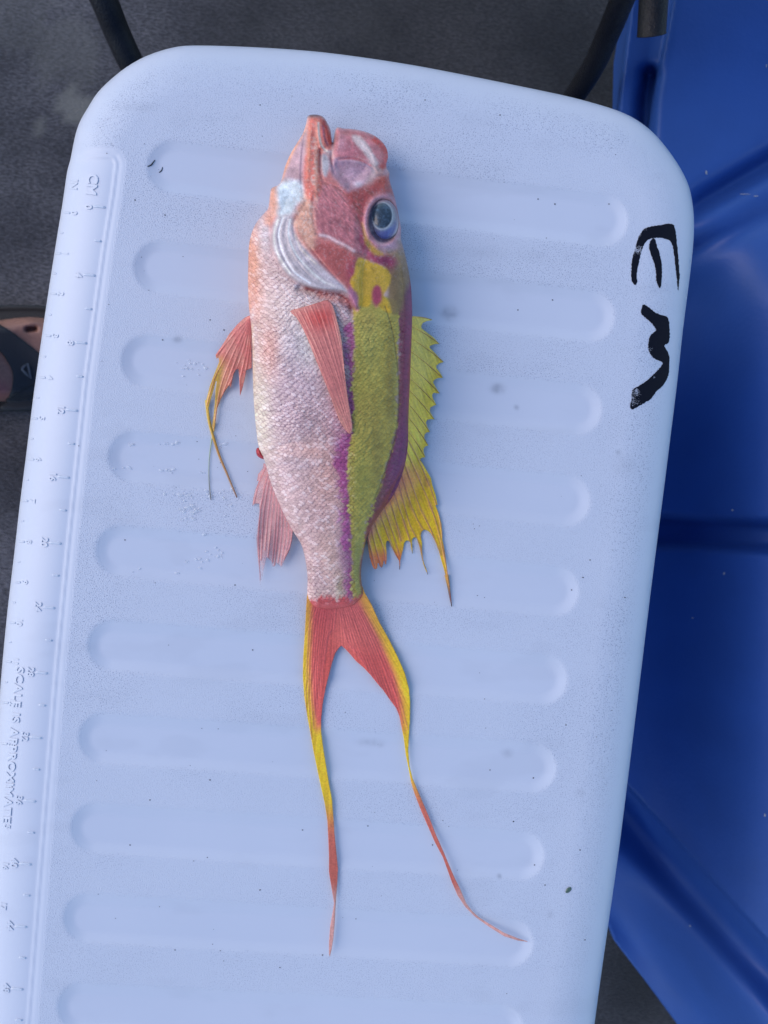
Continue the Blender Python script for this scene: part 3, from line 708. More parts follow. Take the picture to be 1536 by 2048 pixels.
# fins ---------------------------------------------------------------
def bodyz1(x,y): return float(bodyz(np.array([x],float),np.array([y],float))[0])
def fin(name, outline, rays, top, colfn, step=1.3, extra_seed=0, ray_w=1.5, ray_h=.05, alpha=1.0, smooth=2, ray_col=None, fine=None):
    out = smooth_poly(outline, smooth) if smooth else np.array(outline,float)
    lo = out.min(0)-3; hi = out.max(0)+3
    def rd(x,y):
        best = np.full(np.shape(x),1e9); tt = np.zeros(np.shape(x))
        for r in rays:
            p = smooth_poly(r,2,False) if len(r)>2 else r
            d, t = stroke(x,y,p); m = d < best; best = np.where(m,d,best); tt = np.where(m,t,tt)
        return best, tt
    def z(x,y,d):
        r, t = rd(x,y)
        return top(x,y)+ray_h*np.exp(-(r/ray_w)**2)+(.02*np.sin(r*.9)*0)+(fine(x,y)*.018 if fine else 0)
    def c(x,y,d,zt):
        r, t = rd(x,y); base, a = colfn(x,y,t)
        w = np.exp(-(r/ray_w)**2)
        rc = alb(ray_col)[None] if ray_col is not None else base*.62
        base = base*(1-.7*w[:,None])+rc*.7*w[:,None]
        if fine: base = base*(.82+.36*fine(x,y))[:,None]
        base = base*(.9+.2*noise(x,y,3,extra_seed+5))[:,None]
        aa = np.clip(a+.5*w,0,1)*np.where(d<1.0,1,1)
        return np.c_[np.clip(base,.003,.9), aa]
    return sheet(name, lambda x,y: sdf(out,x,y), (lo[0],lo[1],hi[0],hi[1]), step, z, lambda x,y,d,zt: zt-.03, c, M_FIN, fish)
def grad(cs, t):
    cs = [alb(c) for c in cs]; k = np.linspace(0,1,len(cs)); return np.stack([np.interp(t,k,[c[j] for c in cs]) for j in range(3)],1)

# spiny and soft dorsal fin (one fin)
def zl(pts, ox, oy, s): return [(ox+a/s, oy+b/s) for a,b in pts]
D1 = zl([(560,190),(640,190),(740,197),(828,228),(760,240),(715,262),(697,300),(705,325),(770,375),(840,430),(905,500),(850,502),(800,520),(790,540),(850,600),(905,660),(955,705),(905,720),(870,745),(870,775),
  (905,820),(945,885),(890,888),(850,905),(832,935),(860,990),(908,1065),(870,1062),(840,1055),(820,1080),(830,1120),(870,1195),(840,1203),(800,1225),(795,1270),(848,1358),(800,1355),(765,1365),(750,1395),(765,1440),(797,1503),
  (760,1508),(735,1530),(732,1570),(778,1655),(745,1665),(725,1690),(725,1730),(745,1790),(705,1795),(682,1815)],720,600,5.691)
D2 = zl([(985,80),(940,110),(985,170),(1030,250),(1075,330),(1090,410),(1130,530),(1155,650),(1128,650),(1170,760),(1200,880),(1210,1000),(1210,1060),(1235,1180),(1255,1320),(1275,1470),(1295,1600),(1312,1720),(1325,1855),
  (1300,1760),(1280,1620),(1258,1530),(1225,1400),(1195,1300),(1170,1200),(1140,1120),(1105,1040),(1070,980),(1030,950),(995,942),(965,965),(955,1010),(970,1100),(972,1200),(980,1290),(990,1340),(1020,1410),(1037,1470),(1015,1430),(982,1345),(968,1260),(950,1180),(925,1100),(905,1040),
  (880,1030),(860,1045),(850,1080),(855,1160),(852,1220),(842,1160),(832,1095),(810,1072),(780,1072),(758,1100),(750,1160),(728,1240),(712,1310),(706,1410),(700,1312),(660,1250),(620,1170),(590,1100),(575,1075),(555,1072),(543,1110),(552,1200),(553,1290),(545,1350),(532,1350),(520,1290),(512,1340),(500,1385),(488,1390),(470,1370),(455,1330),(445,1340),(440,1395),(418,1412),(395,1395),(375,1350),(350,1270),(335,1180),(325,1100),(318,1060)],680,900,5.908)
base_line = [(742,1050),(760,1022),(780,994),(794,964),(805,928),(811,892),(812,833),(814,775),(816,709),(817,660),(818,634)]
def backx(y):
    pts = np.array([(815,633),(814.5,670),(813,709),(811,775),(808,833),(806,892),(800,928),(790,962),(776,990),(757,1016),(736,1050),(727,1076),(722,1096)])
    return np.interp(y, pts[:,1], pts[:,0])
def dorsal_top(x,y):
    k = np.clip((x-backx(y))/70.0,0,1); zb = np.interp(y,[620,900,1050,1110],[1.6,1.35,1.0,.8])
    z = zb*(1-k)**1.6+.14+.14*np.sin(y/17+x/30)*k*(1-k)*2
    return np.maximum(z, lidz(x,y)+.06)
SP = [((816,634),(864,639)),((816,648),(879,688)),((816,672),(887,724)),((816,698),(885,756)),((816,728),(879,786.5)),((815,752),(872.5,810)),((814,775),(868,838)),((813,802),(859.5,864)),((812,828),(856.5,890.5)),((812,856),(850.5,914.5))]
SOFT = [[(810,870),(835,915),(852,955),(870,1000),(880,1040),(890,1110),(903,1210)],[(808,890),(830,940),(850,985),(868,1030),(884,1090),(896,1150)],[(805,915),(822,965),(842,1020),(862,1060),(882,1110)],[(800,935),(815,990),(835,1040),(860,1080)],
        [(794,955),(806,1000),(820,1050),(840,1090),(846,1120)],[(785,975),(798,1015),(812,1055),(822,1090)],[(776,990),(787,1025),(798,1065),(802,1082)],[(765,1008),(775,1035),(790,1080),(799,1112)],[(757,1022),(768,1050),(782,1090),(797,1120)],[(748,1040),(757,1070),(768,1100),(770,1126)],[(742,1052),(750,1090),(762,1133)],[(735,1070),(742,1100),(750,1136)]]
def dorsal_col(x,y,t):
    c = np.tile(alb((218,182,46)),(len(x),1))
    top_ = sstep(880,640,y); c = blend(c,(178,176,80),top_*.8)
    u = x-backx(y)
    s = sstep(910,960,y)
    c = blend(c,(240,178,20),s*.9)
    c = blend(c,(204,124,62),s*sstep(78,16,u)*.9*sstep(1090,960,y))
    c = blend(c,(156,58,70),sstep(28,4,u)*sstep(930,980,y)*.9)
    tip = sstep(1085,1118,y)*sstep(835,800,x); c = blend(c,(198,92,62),tip*.85)
    c = blend(c,(178,124,40),sstep(1130,1150,y)*sstep(860,870,x)*.6)
    c = blend(c,(62,62,70),sstep(1168,1195,y)*sstep(870,880,x))
    n = noise(x*.9-y*.35,y*.16+x*.1,4,101); c = blend(c,(158,88,90),sstep(.62,.8,n)*.3*s)
    return c, np.full(len(x),.94)
f_d = lambda x,y: noise((x*.9-(y-900)*.33),(y*.12),2.2,111)
DORSAL = [(735,1078),(740,1052),(757,1020),(776,992),(792,962),(802,930),(808,892),(810,833),(812,775),(814,709),(815,670),(815,632)]+D1[1:]+D2[1:]
dorsal = fin('dorsal_fin', DORSAL, SOFT, dorsal_top, dorsal_col, 1.1, smooth=0, ray_w=1.3, ray_col=(136,70,76), fine=f_d)
for a,b in SP:
    q = [(a[0]+(b[0]-a[0])*t, a[1]+(b[1]-a[1])*t+4*math.sin(t*3.14)*-.6) for t in np.linspace(0,1,6)]
    z = dorsal_top(np.array([p[0] for p in q]),np.array([p[1] for p in q]))+.015
    pts = [P(p[0],p[1],zz) for p,zz in zip(q,z)]
    tube('fin_spine', pts, [.035,.035,.03,.025,.01], M_FIN, dorsal, [(*alb((196,186,90)),1),(*alb((186,170,80)),1),(*alb((150,110,64)),1),(*alb((116,84,58)),1)], 6)
for pts_, c in (([(843,1103),(846,1120),(851,1134),(855,1148)],(90,80,96)),([(799,1118),(799.5,1130),(799,1139)],(80,60,66)),([(824,1096),(825,1107)],(140,130,90))):
    pass

# anal fin
A_OUT = zl([(470,1110),(462,1150),(430,1190),(422,1240),(442,1225),(412,1290),(398,1350),(390,1410),(410,1390),(438,1390),(442,1440),(432,1530),(420,1620),(424,1700),(432,1790),(440,1860),(442,1930),(455,1970),(448,1935),(462,1880),(478,1800),(490,1755),(505,1770),(520,1780),
  (528,1820),(545,1820),(555,1795),(575,1810),(590,1830),(610,1780),(650,1700),(662,1640),(668,1580),(700,1560),(640,1480),(600,1420),(560,1350),(530,1270),(505,1190),(490,1130)],390,600,3.413)
A_RAYS = [[(532,935),(518,965),(508,1005)],[(535,950),(522,1010),(517,1080),(520,1160)],[(538,962),(528,1020),(524,1080),(522,1120)],[(543,975),(535,1040),(530,1100)],[(548,985),(542,1050),(536,1115)],[(553,995),(550,1060),(545,1125)],[(558,1005),(556,1060),(549,1130)],[(564,1018),(563,1070),(556,1125)],[(570,1030),(570,1075),(562,1130)],[(577,1042),(577,1080),(568,1118)],[(584,1055),(582,1085),(572,1110)]]
def low_top(zb, cx):
    return lambda x,y: np.maximum(.15+zb*np.clip((x-cx(y)+55)/60,0,1)**2+.05*np.sin(x/6+y/25), lidz(x,y)+.06)
leftx = lambda y: np.interp(y,[600,900,940,1016,1060,1100],[505,520,537,564,586,605])
def anal_col(x,y,t):
    c = np.tile(alb((184,134,146)),(len(x),1)); c = blend(c,(190,118,120),sstep(1000,940,y)*.6)
    c = blend(c,(172,160,190),sstep(1110,1150,y)*.8)
    return c, .50-.25*sstep(1090,1150,y)-.12*sstep(.5,.8,noise(x,y,14,130))
fin('anal_fin', A_OUT, A_RAYS, low_top(1.0,leftx), anal_col, 1.2, smooth=1, ray_w=1.2, ray_h=.035, ray_col=(164,88,102))

# pelvic fins
PV = zl([(395,95),(340,120),(290,165),(235,230),(185,310),(140,375),(148,405),(160,385),(165,420),(150,460),(125,520),(100,590),(78,680),(72,730),(85,800),(100,870),(125,935),(110,880),(98,800),(92,740),(105,690),(125,620),(140,560),(150,545),(140,620),(135,700),(128,780),(118,860),(130,905),(142,820),(152,740),
   (175,680),(200,630),(235,580),(245,600),(252,560),(262,510),(280,475),(298,470),(303,560),(308,655),(325,600),(340,540),(350,480),(388,465),(386,350),(388,250),(392,160)],390,600,3.413)
PV_R = [[(503,632),(475,660),(450,690),(432,712)],[(503,634),(470,680),(445,725),(428,760),(414,810)],[(503,635),(475,690),(455,735),(440,780),(430,840)],[(503,636),(480,700),(460,750),(445,790)],[(503,637),(487,700),(470,745),(458,770)],[(503,638),(494,700),(480,760),(481,790)],[(504,640),(499,700),(492,740)]]
def pv_top(x,y): return np.maximum(.2+1.5*np.clip(1-np.hypot(x-504,y-634)/95,0,1)**1.4+.03*np.sin((x-y*.3)/9.0), lidz(x,y)+.06)
def pv_col(x,y,t):
    c = np.tile(alb((190,108,106)),(len(x),1)); c = blend(c,(200,140,132),.5*sstep(.4,.8,noise(x,y,20,140)))
    ye = sstep(452,436,x+(y-740)*.12)*sstep(705,740,y); c = blend(c,(176,172,44),ye*.95)
    c = blend(c,(186,140,80),sstep(700,730,y)*sstep(470,450,x)*.4)
    return c, .88-.35*sstep(478,498,x)*sstep(700,735,y)
pelvic = fin('pelvic_fin', PV, PV_R, pv_top, pv_col, 1.1, smooth=1, ray_w=1.1, ray_h=.03, ray_col=(160,70,76), fine=lambda x,y: noise((x-503)/(np.abs(y-620)+25)*60, y*.03,1.6,150))
def strand(parent, pts, rads, cols, flat=.6, lift=.1, mat=M_FIN, name='fin_filament'):
    q = smooth_poly(pts,4,False); z = lidz(q[:,0],q[:,1])+lift
    k = np.arange(0,len(q),4); z = np.maximum(z, np.interp(np.arange(len(q)), np.arange(len(q)), z))
    return tube(name, P(q[:,0],q[:,1],z), rads, mat, parent, [(*alb(c),1) for c in cols], 6, flat, n=1, smooth=False)
strand(pelvic, [(413,800),(416,830),(422,858),(430,885),(440,915),(453,945),(464,972),(474,995)],[.09,.09,.08,.07,.06,.04],[(172,168,40),(176,160,60),(170,130,60),(150,110,80),(104,84,90)],lift=.13)
strand(pelvic, [(429,845),(425,870),(421,895),(418,925),(418,960),(420,985),(422,1000)],[.06,.035,.03,.03,.025],[(172,168,50),(130,150,130),(120,140,150),(90,100,110),(60,60,80)],lift=.08)
strand(dorsal, [(841,1095),(843,1108),(845,1118),(848,1128),(852,1138),(855.5,1149)],[.05,.035,.03,.025,.02],[(176,150,60),(130,110,90),(90,84,110),(70,70,100)])
strand(dorsal, [(798.5,1115),(799.5,1125),(799.3,1139)],[.06,.03,.02],[(170,80,50),(90,56,56),(66,54,70)])
strand(dorsal, [(823,1088),(824,1098),(825,1107)],[.06,.03,.02],[(170,150,60),(140,130,80),(110,110,100)])
strand(dorsal, [(893,1150),(897,1172),(900,1192),(903.5,1213)],[.13,.09,.06,.025],[(170,140,50),(110,90,64),(64,62,76),(56,56,72)])

# pectoral fin on the flank
PC = [(580,622),(600,616),(620,610),(640,604),(655,600),(666,612),(674,640),(682,672),(686,705),(689,740),(693,775),(698,810),(703,838),(705,860),(699,868),(690,858),(678,838),(668,812),(658,785),(648,760),(638,735),(626,705),(614,675),(602,650),(592,634)]
PC_R = [[(592,626),(625,690),(655,765),(700,866)],[(600,622),(633,690),(664,765),(701,862)],[(610,618),(642,690),(672,765),(702,860)],[(622,612),(650,680),(678,760),(703,856)],[(634,608),(658,675),(683,760),(703,850)],[(645,604),(668,680),(688,760),(701,835)],[(656,602),(674,660),(686,720),(697,800)]]
def pc_top(x,y):
    t = np.clip((y-600)/260,0,1)
    return bodyz(x,y,None,0.0)+.10+.20*np.sin(np.pi*np.clip(t*1.05,0,1))**.8*sstep(590,640,x+ (y-620)*-.28+20)+.10
def pc_col(x,y,t):
    c = np.tile(alb((184,108,108)),(len(x),1)); k = np.exp(-(((x-640)/34)**2+((y-635)/24)**2)); c = blend(c,(188,66,62),k*.85)
    k = np.exp(-(((x-612)/30)**2+((y-614)/8)**2)); c = blend(c,(196,126,122),k*.6)
    c = blend(c,(198,136,128),sstep(770,850,y)*.6); c = blend(c,(206,150,142),np.exp(-((x-np.interp(y,[600,700,800,860],[664,686,695,705]))/4.0)**2)*.5)
    return c, np.full(len(x),.93)
PFINE = lambda x,y: noise((x-np.interp(y,[600,640,700,760,820,868],[618,632,652,671,688,700]))/(np.interp(y,[600,640,700,760,820,868],[44,40,34,24,14,5]))*42, y*.02, 1.9, 160)
fin('pectoral_fin', PC, PC_R, pc_top, pc_col, 1.15, smooth=2, ray_w=1.0, ray_h=.018, ray_col=(168,88,92), fine=PFINE)

# tail fin with two streamers
TL = zl([(195,60),(188,120),(183,200),(178,300),(170,420),(168,520),(175,620),(190,720),(205,800),(222,900),(245,1010),(262,1090),(280,1170),(294,1260),(298,1340),(302,1430),(302,1520),(310,1570),(318,1620),(328,1680),(322,1720),(308,1800),(302,1880),(302,1940),(306,1957),(315,1920),(325,1860),(332,1780),(336,1700),(340,1640),(346,1560),(348,1500),(338,1400),(330,1320),(325,1240),(318,1150),(303,1070),(285,960),(272,880),
  (262,800),(262,740),(270,660),(285,580),(300,520),(318,450),(335,400),(355,372),(366,362),(385,378),(410,405),(440,440),(480,475),(515,512),(545,550),(580,590),(615,640),(645,680),(662,720),(672,770),(685,840),(695,920),(708,985),(722,1060),(740,1120),(775,1210),(810,1290),(845,1370),(885,1445),(905,1500),(930,1570),(960,1640),(1000,1700),(1050,1750),(1120,1800),(1200,1850),(1270,1872),(1333,1880),
  (1270,1860),(1200,1832),(1130,1790),(1070,1752),(1035,1720),(1005,1680),(975,1610),(945,1550),(915,1480),(888,1415),(850,1330),(815,1240),(785,1170),(755,1100),(730,1040),(715,980),(708,900),(712,820),(717,740),(718,650),(712,580),(690,500),(655,420),(610,330),(560,240),(520,150),(485,90),(470,50),(440,10),(220,10)],540,1150,2.56)
TC = (672,1205)
def tail_top(x,y):
    z = .17+.52*np.clip(1-(y-1205)/120,0,1)**1.5+.06*np.sin((x-y*.2)/14)*sstep(1230,1300,y)
    z = z+.10*np.sin(y/60.0)**2*sstep(1450,1600,y)
    return np.maximum(z, lidz(x,y)+.07)
def tail_col(x,y,t):
    c = np.tile(alb((196,84,80)),(len(x),1))
    d = tail_sd(x,y)
    lo = np.interp(y,[1180,1250,1330,1400,1480,1560,1650],[613,611,608,612,626,644,655]); ro = np.interp(y,[1180,1220,1280,1350,1400,1450,1500,1560,1620],[727,744,777,806,819,821,817,824,840])
    ye = np.where(x<690, sstep(19,1,x-lo), sstep(26,2,ro-x))
    deep = np.exp(-(((x-673)/70)**2+((y-1218)/42)**2)); c = blend(c,(160,58,66),deep*.75)
    c = blend(c,(196,112,108),sstep(640,690,x)*sstep(1330,1270,y)*.35)
    yel = np.maximum(ye*sstep(1190,1300,y)*.85, ye*.5); yel = np.where(y>1440, sstep(1440,1470,y)*np.where(x<720,1,.9), yel)
    yel = np.where(y>1440, np.maximum(ye,sstep(1440,1475,y)), ye*(.45+.55*sstep(1200,1330,y)))
    fade = np.where(x<720, sstep(1700,1590,y), sstep(1640,1540,y-(x-840)*.3)); yel = yel*fade
    c = blend(c,(184,130,62),ye*(1-sstep(1240,1330,y))*.5)
    c = blend(c,(196,180,28),yel*.95)
    c = blend(c,(180,94,84),(1-fade)*.9); c = blend(c,(190,160,175),sstep(1760,1800,y)*.55); 
    return c, np.full(len(x),.93)
TLa = np.array(TL)
def tail_sd(x,y): return 0
TR = []
for k in range(11):
    f = k/10; TR.append([(626+f*46,1212),(618+f*50,1260),(612+f*(60-f*4)*.85,1262+(1-f)*140),(620+f*40-f*f*5,1500-f*215)])
for k in range(12):
    f = k/11; TR.append([(676+f*44,1212),(684+f*62,1245+f*12),(696+f*90,1285+f*65),(745*(1-f)+816*f-28*(1-f),1330-20+f*150)])
TFINE = lambda x,y: noise(np.arctan2(x-672,y-1120)*190, y*.012, 1.5, 170)
fin('tail_fin', TL, TR, tail_top, tail_col, 1.25, smooth=0, ray_w=.9, ray_h=.022, ray_col=(158,70,78), fine=TFINE)

# vent and mouth bits
o = sheet('vent', lambda x,y: sdf(smooth_poly([(512,900),(516,895),(522,899),(528,908),(530,918),(522,917),(514,911)],3),x,y), (508,892,534,922), 1.2,
      lambda x,y,d: 1.45+.28*np.sqrt(np.clip(d/6,0,1)), lambda x,y,d,z: np.full(len(x),1.2), lambda x,y,d,z: np.tile(alb((142,40,52)),(len(x),1))*(.8+.5*noise(x,y,4,3))[:,None], M_SKINFISH, fish)

# water and slime left on the lid
def droplets():
    rs = np.random.RandomState(7); V = []; F = []
    spots = [(385,740,26,14,16),(375,730,30,8,10),(262,888,10,3,5),(330,888,22,4,12),(440,892,18,4,6),(395,1010,34,22,30),(425,990,14,10,10),(375,1040,18,10,10),(430,1105,16,14,18),(400,1125,20,8,10),(250,935,22,3,6),(340,942,26,3,10),(410,945,20,4,6),(380,995,30,6,10),
             (300,1140,40,14,6),(450,1000,20,14,8),(460,985,20,18,8),(405,1070,12,5,4)]
    for (cx,cy,sx,sy,n) in spots:
        for _ in range(int(n*.6)):
            x = cx+rs.randn()*sx*.6; y = cy+rs.randn()*sy*.6; r = rs.uniform(1.0,3.6); ar = rs.uniform(1,2.2); a = rs.uniform(-.5,.5)+.1
            b = len(V); V.append([x,y,.045*r**.5]); m = 10
            for ring,(rr,hh) in enumerate(((.6,.036*r**.5),(1.0,-.003))):
                for k in range(m):
                    t = 2*math.pi*k/m; w = rr*r*(1+.15*math.sin(3*t+x)); u = w*ar*math.cos(t); v = w*math.sin(t)
                    V.append([x+u*math.cos(a)-v*math.sin(a), y+u*math.sin(a)+v*math.cos(a), hh])
            for k in range(m):
                F.append([b,b+1+(k+1)%m,b+1+k]); F.append([b+1+k,b+1+(k+1)%m,b+1+m+(k+1)%m,b+1+m+k])
    V = np.array(V); z = lidz(V[:,0],V[:,1])+V[:,2]
    m, n, l, bs = mat_new('water'); bs.inputs['Base Color'].default_value = (.8,.83,.88,1); bs.inputs['Roughness'].default_value = .08; bs.inputs['Alpha'].default_value = .32
    bs.inputs['Specular IOR Level'].default_value = 1.0
    o = make_mesh('water_droplets', P(V[:,0],V[:,1],z), F, m, None)
    tag(o,'scattered wet drops and slime on the white lid left of the fish','water',kind='stuff')
droplets()

# loose specks and hairs on the lid
M_SPECK = simple('dark_dirt', (.03,.035,.045), .8)
def specks():
    rs = np.random.RandomState(3); V = []; F = []
    L = [(x,y,1.3) for x,y in ((325,680),(1166,1155),(1143,1180),(1067,1556),(1027,1643),(1069,1730),(1132,1450),(1180,1120),(1250,1195),(800,1112),(980,1540),(1105,600),(1110,408),(1218,408),(1076,398),(645,1910),(560,1935),(505,1300),
          (448,660),(470,1170),(865,1690),(736,1652),(605,1660),(1090,1770),(1170,1880),(700,180),(520,210),(850,200),(1000,230),(1036,620),(1160,1700),(270,400),(330,430),(420,640),(250,1080),(300,1600),(260,1690),(420,1560),(350,1900),(520,1780))]
    L += [(rs.uniform(150,1250),rs.uniform(150,2040),rs.uniform(.4,.9)) for _ in range(130)]
    for (x,y,r) in L:
        b = len(V)
        for k in range(6):
            t = 2*math.pi*k/6; V.append([x+r*1.2*math.cos(t)*rs.uniform(.7,1.3), y+r*math.sin(t)*rs.uniform(.7,1.3), .016])
        V.append([x,y,.035]); 
        for k in range(6): F.append([b+6,b+(k+1)%6,b+k])
    V = np.array(V); ok = sdf(LID,V[:,0],V[:,1]) > 6; V[~ok,:2] = (700,200)
    o = make_mesh('dirt_specks', P(V[:,0],V[:,1],lidz(V[:,0],V[:,1])+V[:,2]), F, M_SPECK, None)
    tag(o,'tiny dark specks of dirt scattered over the white lid','dirt',kind='stuff')
specks()
def hair(pts, r, label):
    q = smooth_poly(pts,3,False); z = lidz(q[:,0],q[:,1])+.02
    o = tube('fibre', P(q[:,0],q[:,1],z), [r*.6,r,r*.5], M_SPECK, None, None, 5, .6, n=1, smooth=False)
    tag(o,label,'fibre')
hair([(295,333),(302,330),(306,325),(310,320)],.045,'dark curved fibre outside the left end of the top groove')
hair([(318,345),(323,341),(325,334)],.035,'shorter dark fibre just inside the left end of the top groove')
fl = sheet('seaweed_fleck', lambda x,y: sdf(smooth_poly([(1131,1783),(1134,1777),(1141,1774),(1143,1779),(1138,1785),(1132,1786)],3),x,y),(1128,1771,1146,1789),1.0,
      lambda x,y,d: lidz(x,y)+.03+.06*np.sqrt(np.clip(d/4,0,1)), lambda x,y,d,z: lidz(x,y)+.01, lambda x,y,d,z: np.tile([.07,.12,.09],(len(x),1)), M_EYE, None)
tag(fl,'small dark green fleck on the lid near its lower right edge','seaweed')

# ------------------------------------------------------------------ folding chair frame behind the cooler
chair = empty('folding_chair', None, 'black powder coated tubular chair frame partly hidden behind the top of the cooler', 'chair')
def px3(l): return [P(x,y,z) for x,y,z in l]
tube('leg', px3([(120,-200,-16),(165,-90,-17),(208,0,-19),(232,60,-21),(262,125,-23),(300,190,-26),(350,290,-34),(380,360,-41)]), [1.12]*4, M_CHAIR, chair, nseg=20)
tube('leg', px3([(1340,-330,-9),(1300,-180,-11),(1262,-50,-13),(1240,10,-15),(1215,70,-18),(1188,130,-21),(1150,190,-25),(1085,280,-33),(1040,350,-41)]), [1.0]*4, M_CHAIR, chair, nseg=20)
def open_tube():
    a = P(1322,-260,-7); b = P(1303,70,-12.5); ax = (b-a)/np.linalg.norm(b-a); sd = np.cross(ax,[0,0,1.0]); sd /= np.linalg.norm(sd); up = np.cross(sd,ax)
    V = []; F = []; n = 28; prof = [(0,1.08),(.99,1.08),(.994,1.12),(1,1.10),(1,.92),(.8,.9)]
    for t, r in prof:
        for k in range(n):
            th = 2*math.pi*k/n; V.append(a+(b-a)*t+r*(math.cos(th)*sd+math.sin(th)*up))
    for i in range(len(prof)-1):
        for k in range(n): F.append([i*n+k,i*n+(k+1)%n,(i+1)*n+(k+1)%n,(i+1)*n+k][::-1])
    make_mesh('frame_tube', V, F, M_CHAIR, chair)
open_tube()
def added_seat():  # out-of-view slab added to keep sky off the deck and tote
    V = []; F = []; nx, ny = 16, 12
    for j in range(ny):
        for i in range(nx):
            u = i/(nx-1); v = j/(ny-1); V.append([P(300,-260,-4)[0]+42*u, P(300,-330,-4)[1]+40*v, -4-3.0*math.sin(math.pi*u)*math.sin(math.pi*v)])
    n = len(V); V += [[a,b,c-.3] for a,b,c in V]
    for j in range(ny-1):
        for i in range(nx-1):
            a = j*nx+i; F.append([a,a+1,a+nx+1,a+nx]); F.append([n+a,n+a+nx,n+a+nx+1,n+a+1])
    make_mesh('added_seat', V, F, M_STRAP, chair)
added_seat()

# ------------------------------------------------------------------ blue tote to the right
TO = [(1290,-260),(1275,-60),(1262,52),(1250,150),(1240,240),(1228,420),(1205,800),(1188,1300),(1190,1600),(1199,1800),(1230,1882),(1290,1960),(1358,2052),(1450,2180),(1560,2330),(1950,2340),(1950,-260)]
def ln(x,y,a,b):   # signed distance to the line a-b, positive on its right hand side when going down
    dx,dy = b[0]-a[0],b[1]-a[1]; L = math.hypot(dx,dy); return ((x-a[0])*dy-(y-a[1])*dx)/L
def totez(x,y,d=None):
    x = np.asarray(x,float); y = np.asarray(y,float)
    z = np.full(x.shape,-17.0)
    main = sstep(400,620,y)
    # wall of the tote hollow falls away toward the cooler
    z = z-main*13*sstep(1640,1230,x)**1.3*1.15-4*(1-main)
    z = z-.8*sstep(1345,1290,x+ (y-120)*.18)*(1-main)
    # upper flange with its dark recess
    s = ln(x,y,(1345,0),(1299,245)); z = z-1.6*sstep(3,-3,s)*sstep(470,380,y)
    e,_ = stroke(x,y,[(1300,150),(1292,200),(1288,300)]); z = z-2.6*np.exp(-(e/16)**2)
    # slanting groove
    s = ln(x,y,(1390,420),(1570,315)); z = z-2.4*np.exp(-((s-8)/24)**2)*sstep(1340,1400,x)-1.2*sstep(-10,60,-s)*0
    s2 = ln(x,y,(1400,500),(1600,400)); z = z-.7*np.exp(-(s2/22)**2)
    # level groove
    yy = y-1062-(x-1320)*.05; z = z-2.8*np.exp(-(yy/30)**4)
    # step down along the lower diagonal
    s = -ln(x,y,(1255,1570),(1536,1880))
    z = z+0*s
    lower = sstep(-1,5,s)
    z = z-lower*(2.0+2.4*sstep(0,40,s)-2.4*sstep(45,105,s)+3.5*sstep(105,210,s))
    return z
tote = sheet('storage_tote', lambda x,y: sdf(np.array(TO,float),x,y), (1180,-270,1960,2350), 4, totez, None, None, M_BLUE, None, drop=[(-.4,-.1),(-1.4,0),(-1.8,1.0),(-14,10)])
tag(tote,'large blue plastic tote with grooved moulded panels standing right of the cooler','tote')

def tote_flecks():
    rs = np.random.RandomState(5); V = []; F = []
    L = [(1465,1020,3,1.8),(1448,1147,2,3.2),(1385,1236,2,1.4),(1490,388,10,.8),(1512,392,4,1),(1533,132,1,5),(1413,345,2,5),(1380,1852,2,2),(1530,1630,2,3)]
    for (x,y,a,b_) in L:
        b = len(V); V.append([x,y,.10])
        for k in range(7):
            t = 2*math.pi*k/7; V.append([x+a*math.cos(t)*rs.uniform(.6,1.3), y+b_*math.sin(t)*rs.uniform(.6,1.3), .02])
        for k in range(7): F.append([b,b+1+(k+1)%7,b+1+k])
    V = np.array(V)
    o = make_mesh('pale_flecks', P(V[:,0],V[:,1],totez(V[:,0],V[:,1])+V[:,2]), F, simple('pale_debris',(.35,.38,.42),.8), None)
    tag(o,'small pale flecks of debris lying on the blue tote','debris',kind='stuff')
tote_flecks()

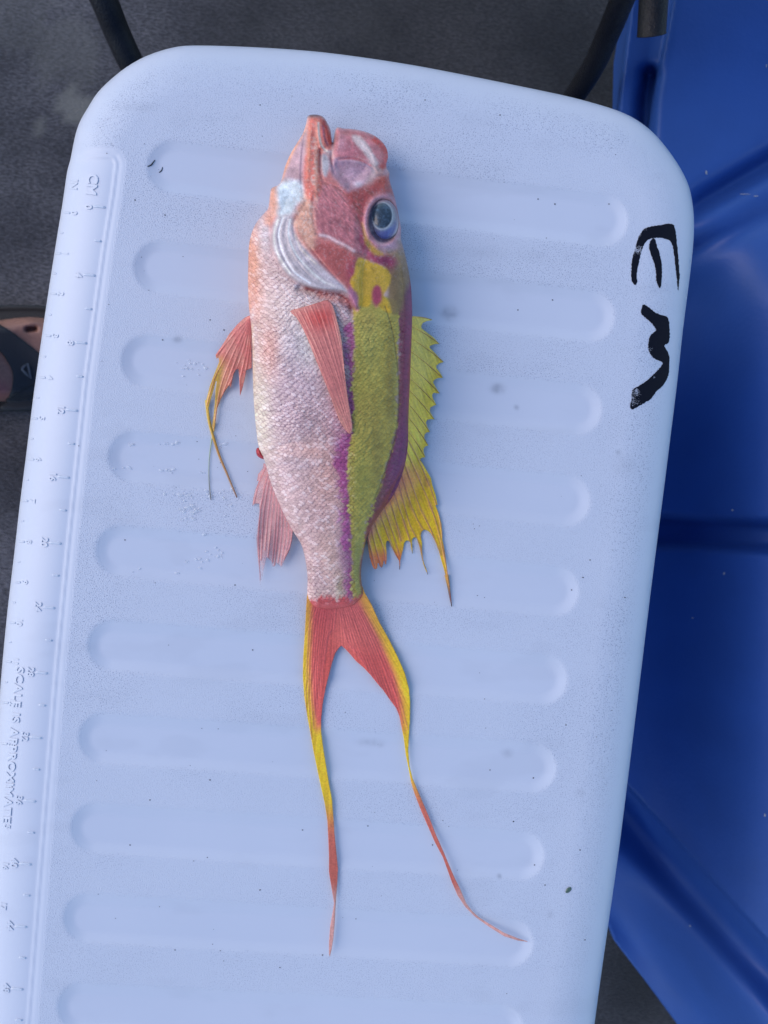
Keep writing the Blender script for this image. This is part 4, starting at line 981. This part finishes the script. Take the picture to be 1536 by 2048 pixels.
# ------------------------------------------------------------------ person's foot in a sandal at the left
person = empty('person', None, 'person seen only by a bare foot in a black strap sandal, left of the cooler', 'person')
def foot():
    FZ = FLOOR+2.2
    # foot surface: heel left, toes right (under the lid edge)
    out = smooth_poly([(-190,690),(-150,655),(-80,640),(-20,642),(30,636),(70,634),(105,640),(125,656),(128,690),(128,725),(120,760),(95,785),(40,800),(-60,802),(-140,790),(-185,745)],3)
    gaps = [((56,659),(70,658)),((90,688),(140,690))]
    def top(x,y,d):
        h = 2.2+1.9*sstep(90,-60,x)+1.6*sstep(-40,-150,x)
        e = np.sqrt(np.clip(1-(1-np.clip(d/26,0,1))**2,0,1)); z = FZ+h*e
        for a,b in gaps:
            q,_ = seg_dist(x,y,a,b); z = z-1.1*np.exp(-(q/4.5)**2)
        z = z+.35*np.exp(-(((x-62)/22)**2+((y-645)/8)**2))
        return z
    def col(x,y,d,z):
        c = np.tile(np.array([.30,.15,.11]),(len(x),1)); c = c*(.85+.3*fbm(x,y,24,200))[:,None]
        k = np.exp(-(((x+5)/28)**2+((y-780)/20)**2)); return c*(1-k[:,None])+np.array([.30,.10,.09])*k[:,None]
    sheet('foot', lambda x,y: sdf(out,x,y), (-200,625,135,810), 2.5, top, lambda x,y,d,z: np.full(len(x),FZ-.3), col, M_FOOT, person)
    # lower leg rising out of the picture
    tube('leg', [P(-118,722,FZ+4.5),P(-150,716,FZ+9),P(-200,705,FZ+18),P(-290,690,FZ+32)], [3.6,3.3,3.9,5.4], M_FOOT, person, [(.26,.135,.11),(.27,.14,.115)], 20)
    san = bpy.data.objects.new('sandal',None); scene.collection.objects.link(san); san.parent = person
    so = smooth_poly([(-205,720),(-190,650),(-110,618),(-30,612),(40,610),(90,612),(135,625),(150,670),(150,760),(135,805),(90,820),(0,822),(-100,818),(-180,800)],3)
    sheet('sole', lambda x,y: sdf(so,x,y), (-210,604,156,828), 4, lambda x,y,d: FLOOR+2.0+.25*np.exp(-((d-5)/4)**2), lambda x,y,d,z: np.full(len(x),FLOOR+.05), None, M_SOLE, san)
    # broad forefoot strap and a second strap, over the foot
    st = [(-60,628),(-20,640),(10,655),(40,676),(76,705),(95,730),(96,770),(92,812),(60,818),(20,820),(0,815),(14,800),(24,775),(25,745),(14,722),(-2,702),(-30,690),(-70,676),(-90,660)]
    stp = smooth_poly(st,3)
    def stop(x,y,d): return np.maximum(top(x,y,np.maximum(sdf(out,x,y),0)), FLOOR+2.3)+.22+.1*np.sqrt(np.clip(d/6,0,1))
    s = sheet('strap', lambda x,y: sdf(stp,x,y), (-100,620,110,826), 2.5, stop, lambda x,y,d,z: z-.35, None, M_STRAP, san)
    for pl in ([(43,738),(55,727),(62,757),(43,738)],):
        q = smooth_poly([(43,738),(49,732),(55,727),(58.5,742),(62,757),(52,748),(43,738)],1,False)
        zz = np.array([float(stop(np.array([a]),np.array([b]),np.array([6.0]))[0]) for a,b in q])+.16
        tube('emblem', P(q[:,0],q[:,1],zz), [.13,.13], M_GREY, san, nseg=6, flat=.4, n=1, smooth=False)
    q = smooth_poly([(12,800),(35,785),(60,772),(85,760)],3,False); zz = stop(q[:,0],q[:,1],np.full(len(q),6.0))+.02
    tube('strap_seam', P(q[:,0],q[:,1],zz), [.10,.10], M_SOLE, san, nseg=6, flat=.5, n=1, smooth=False)
foot()
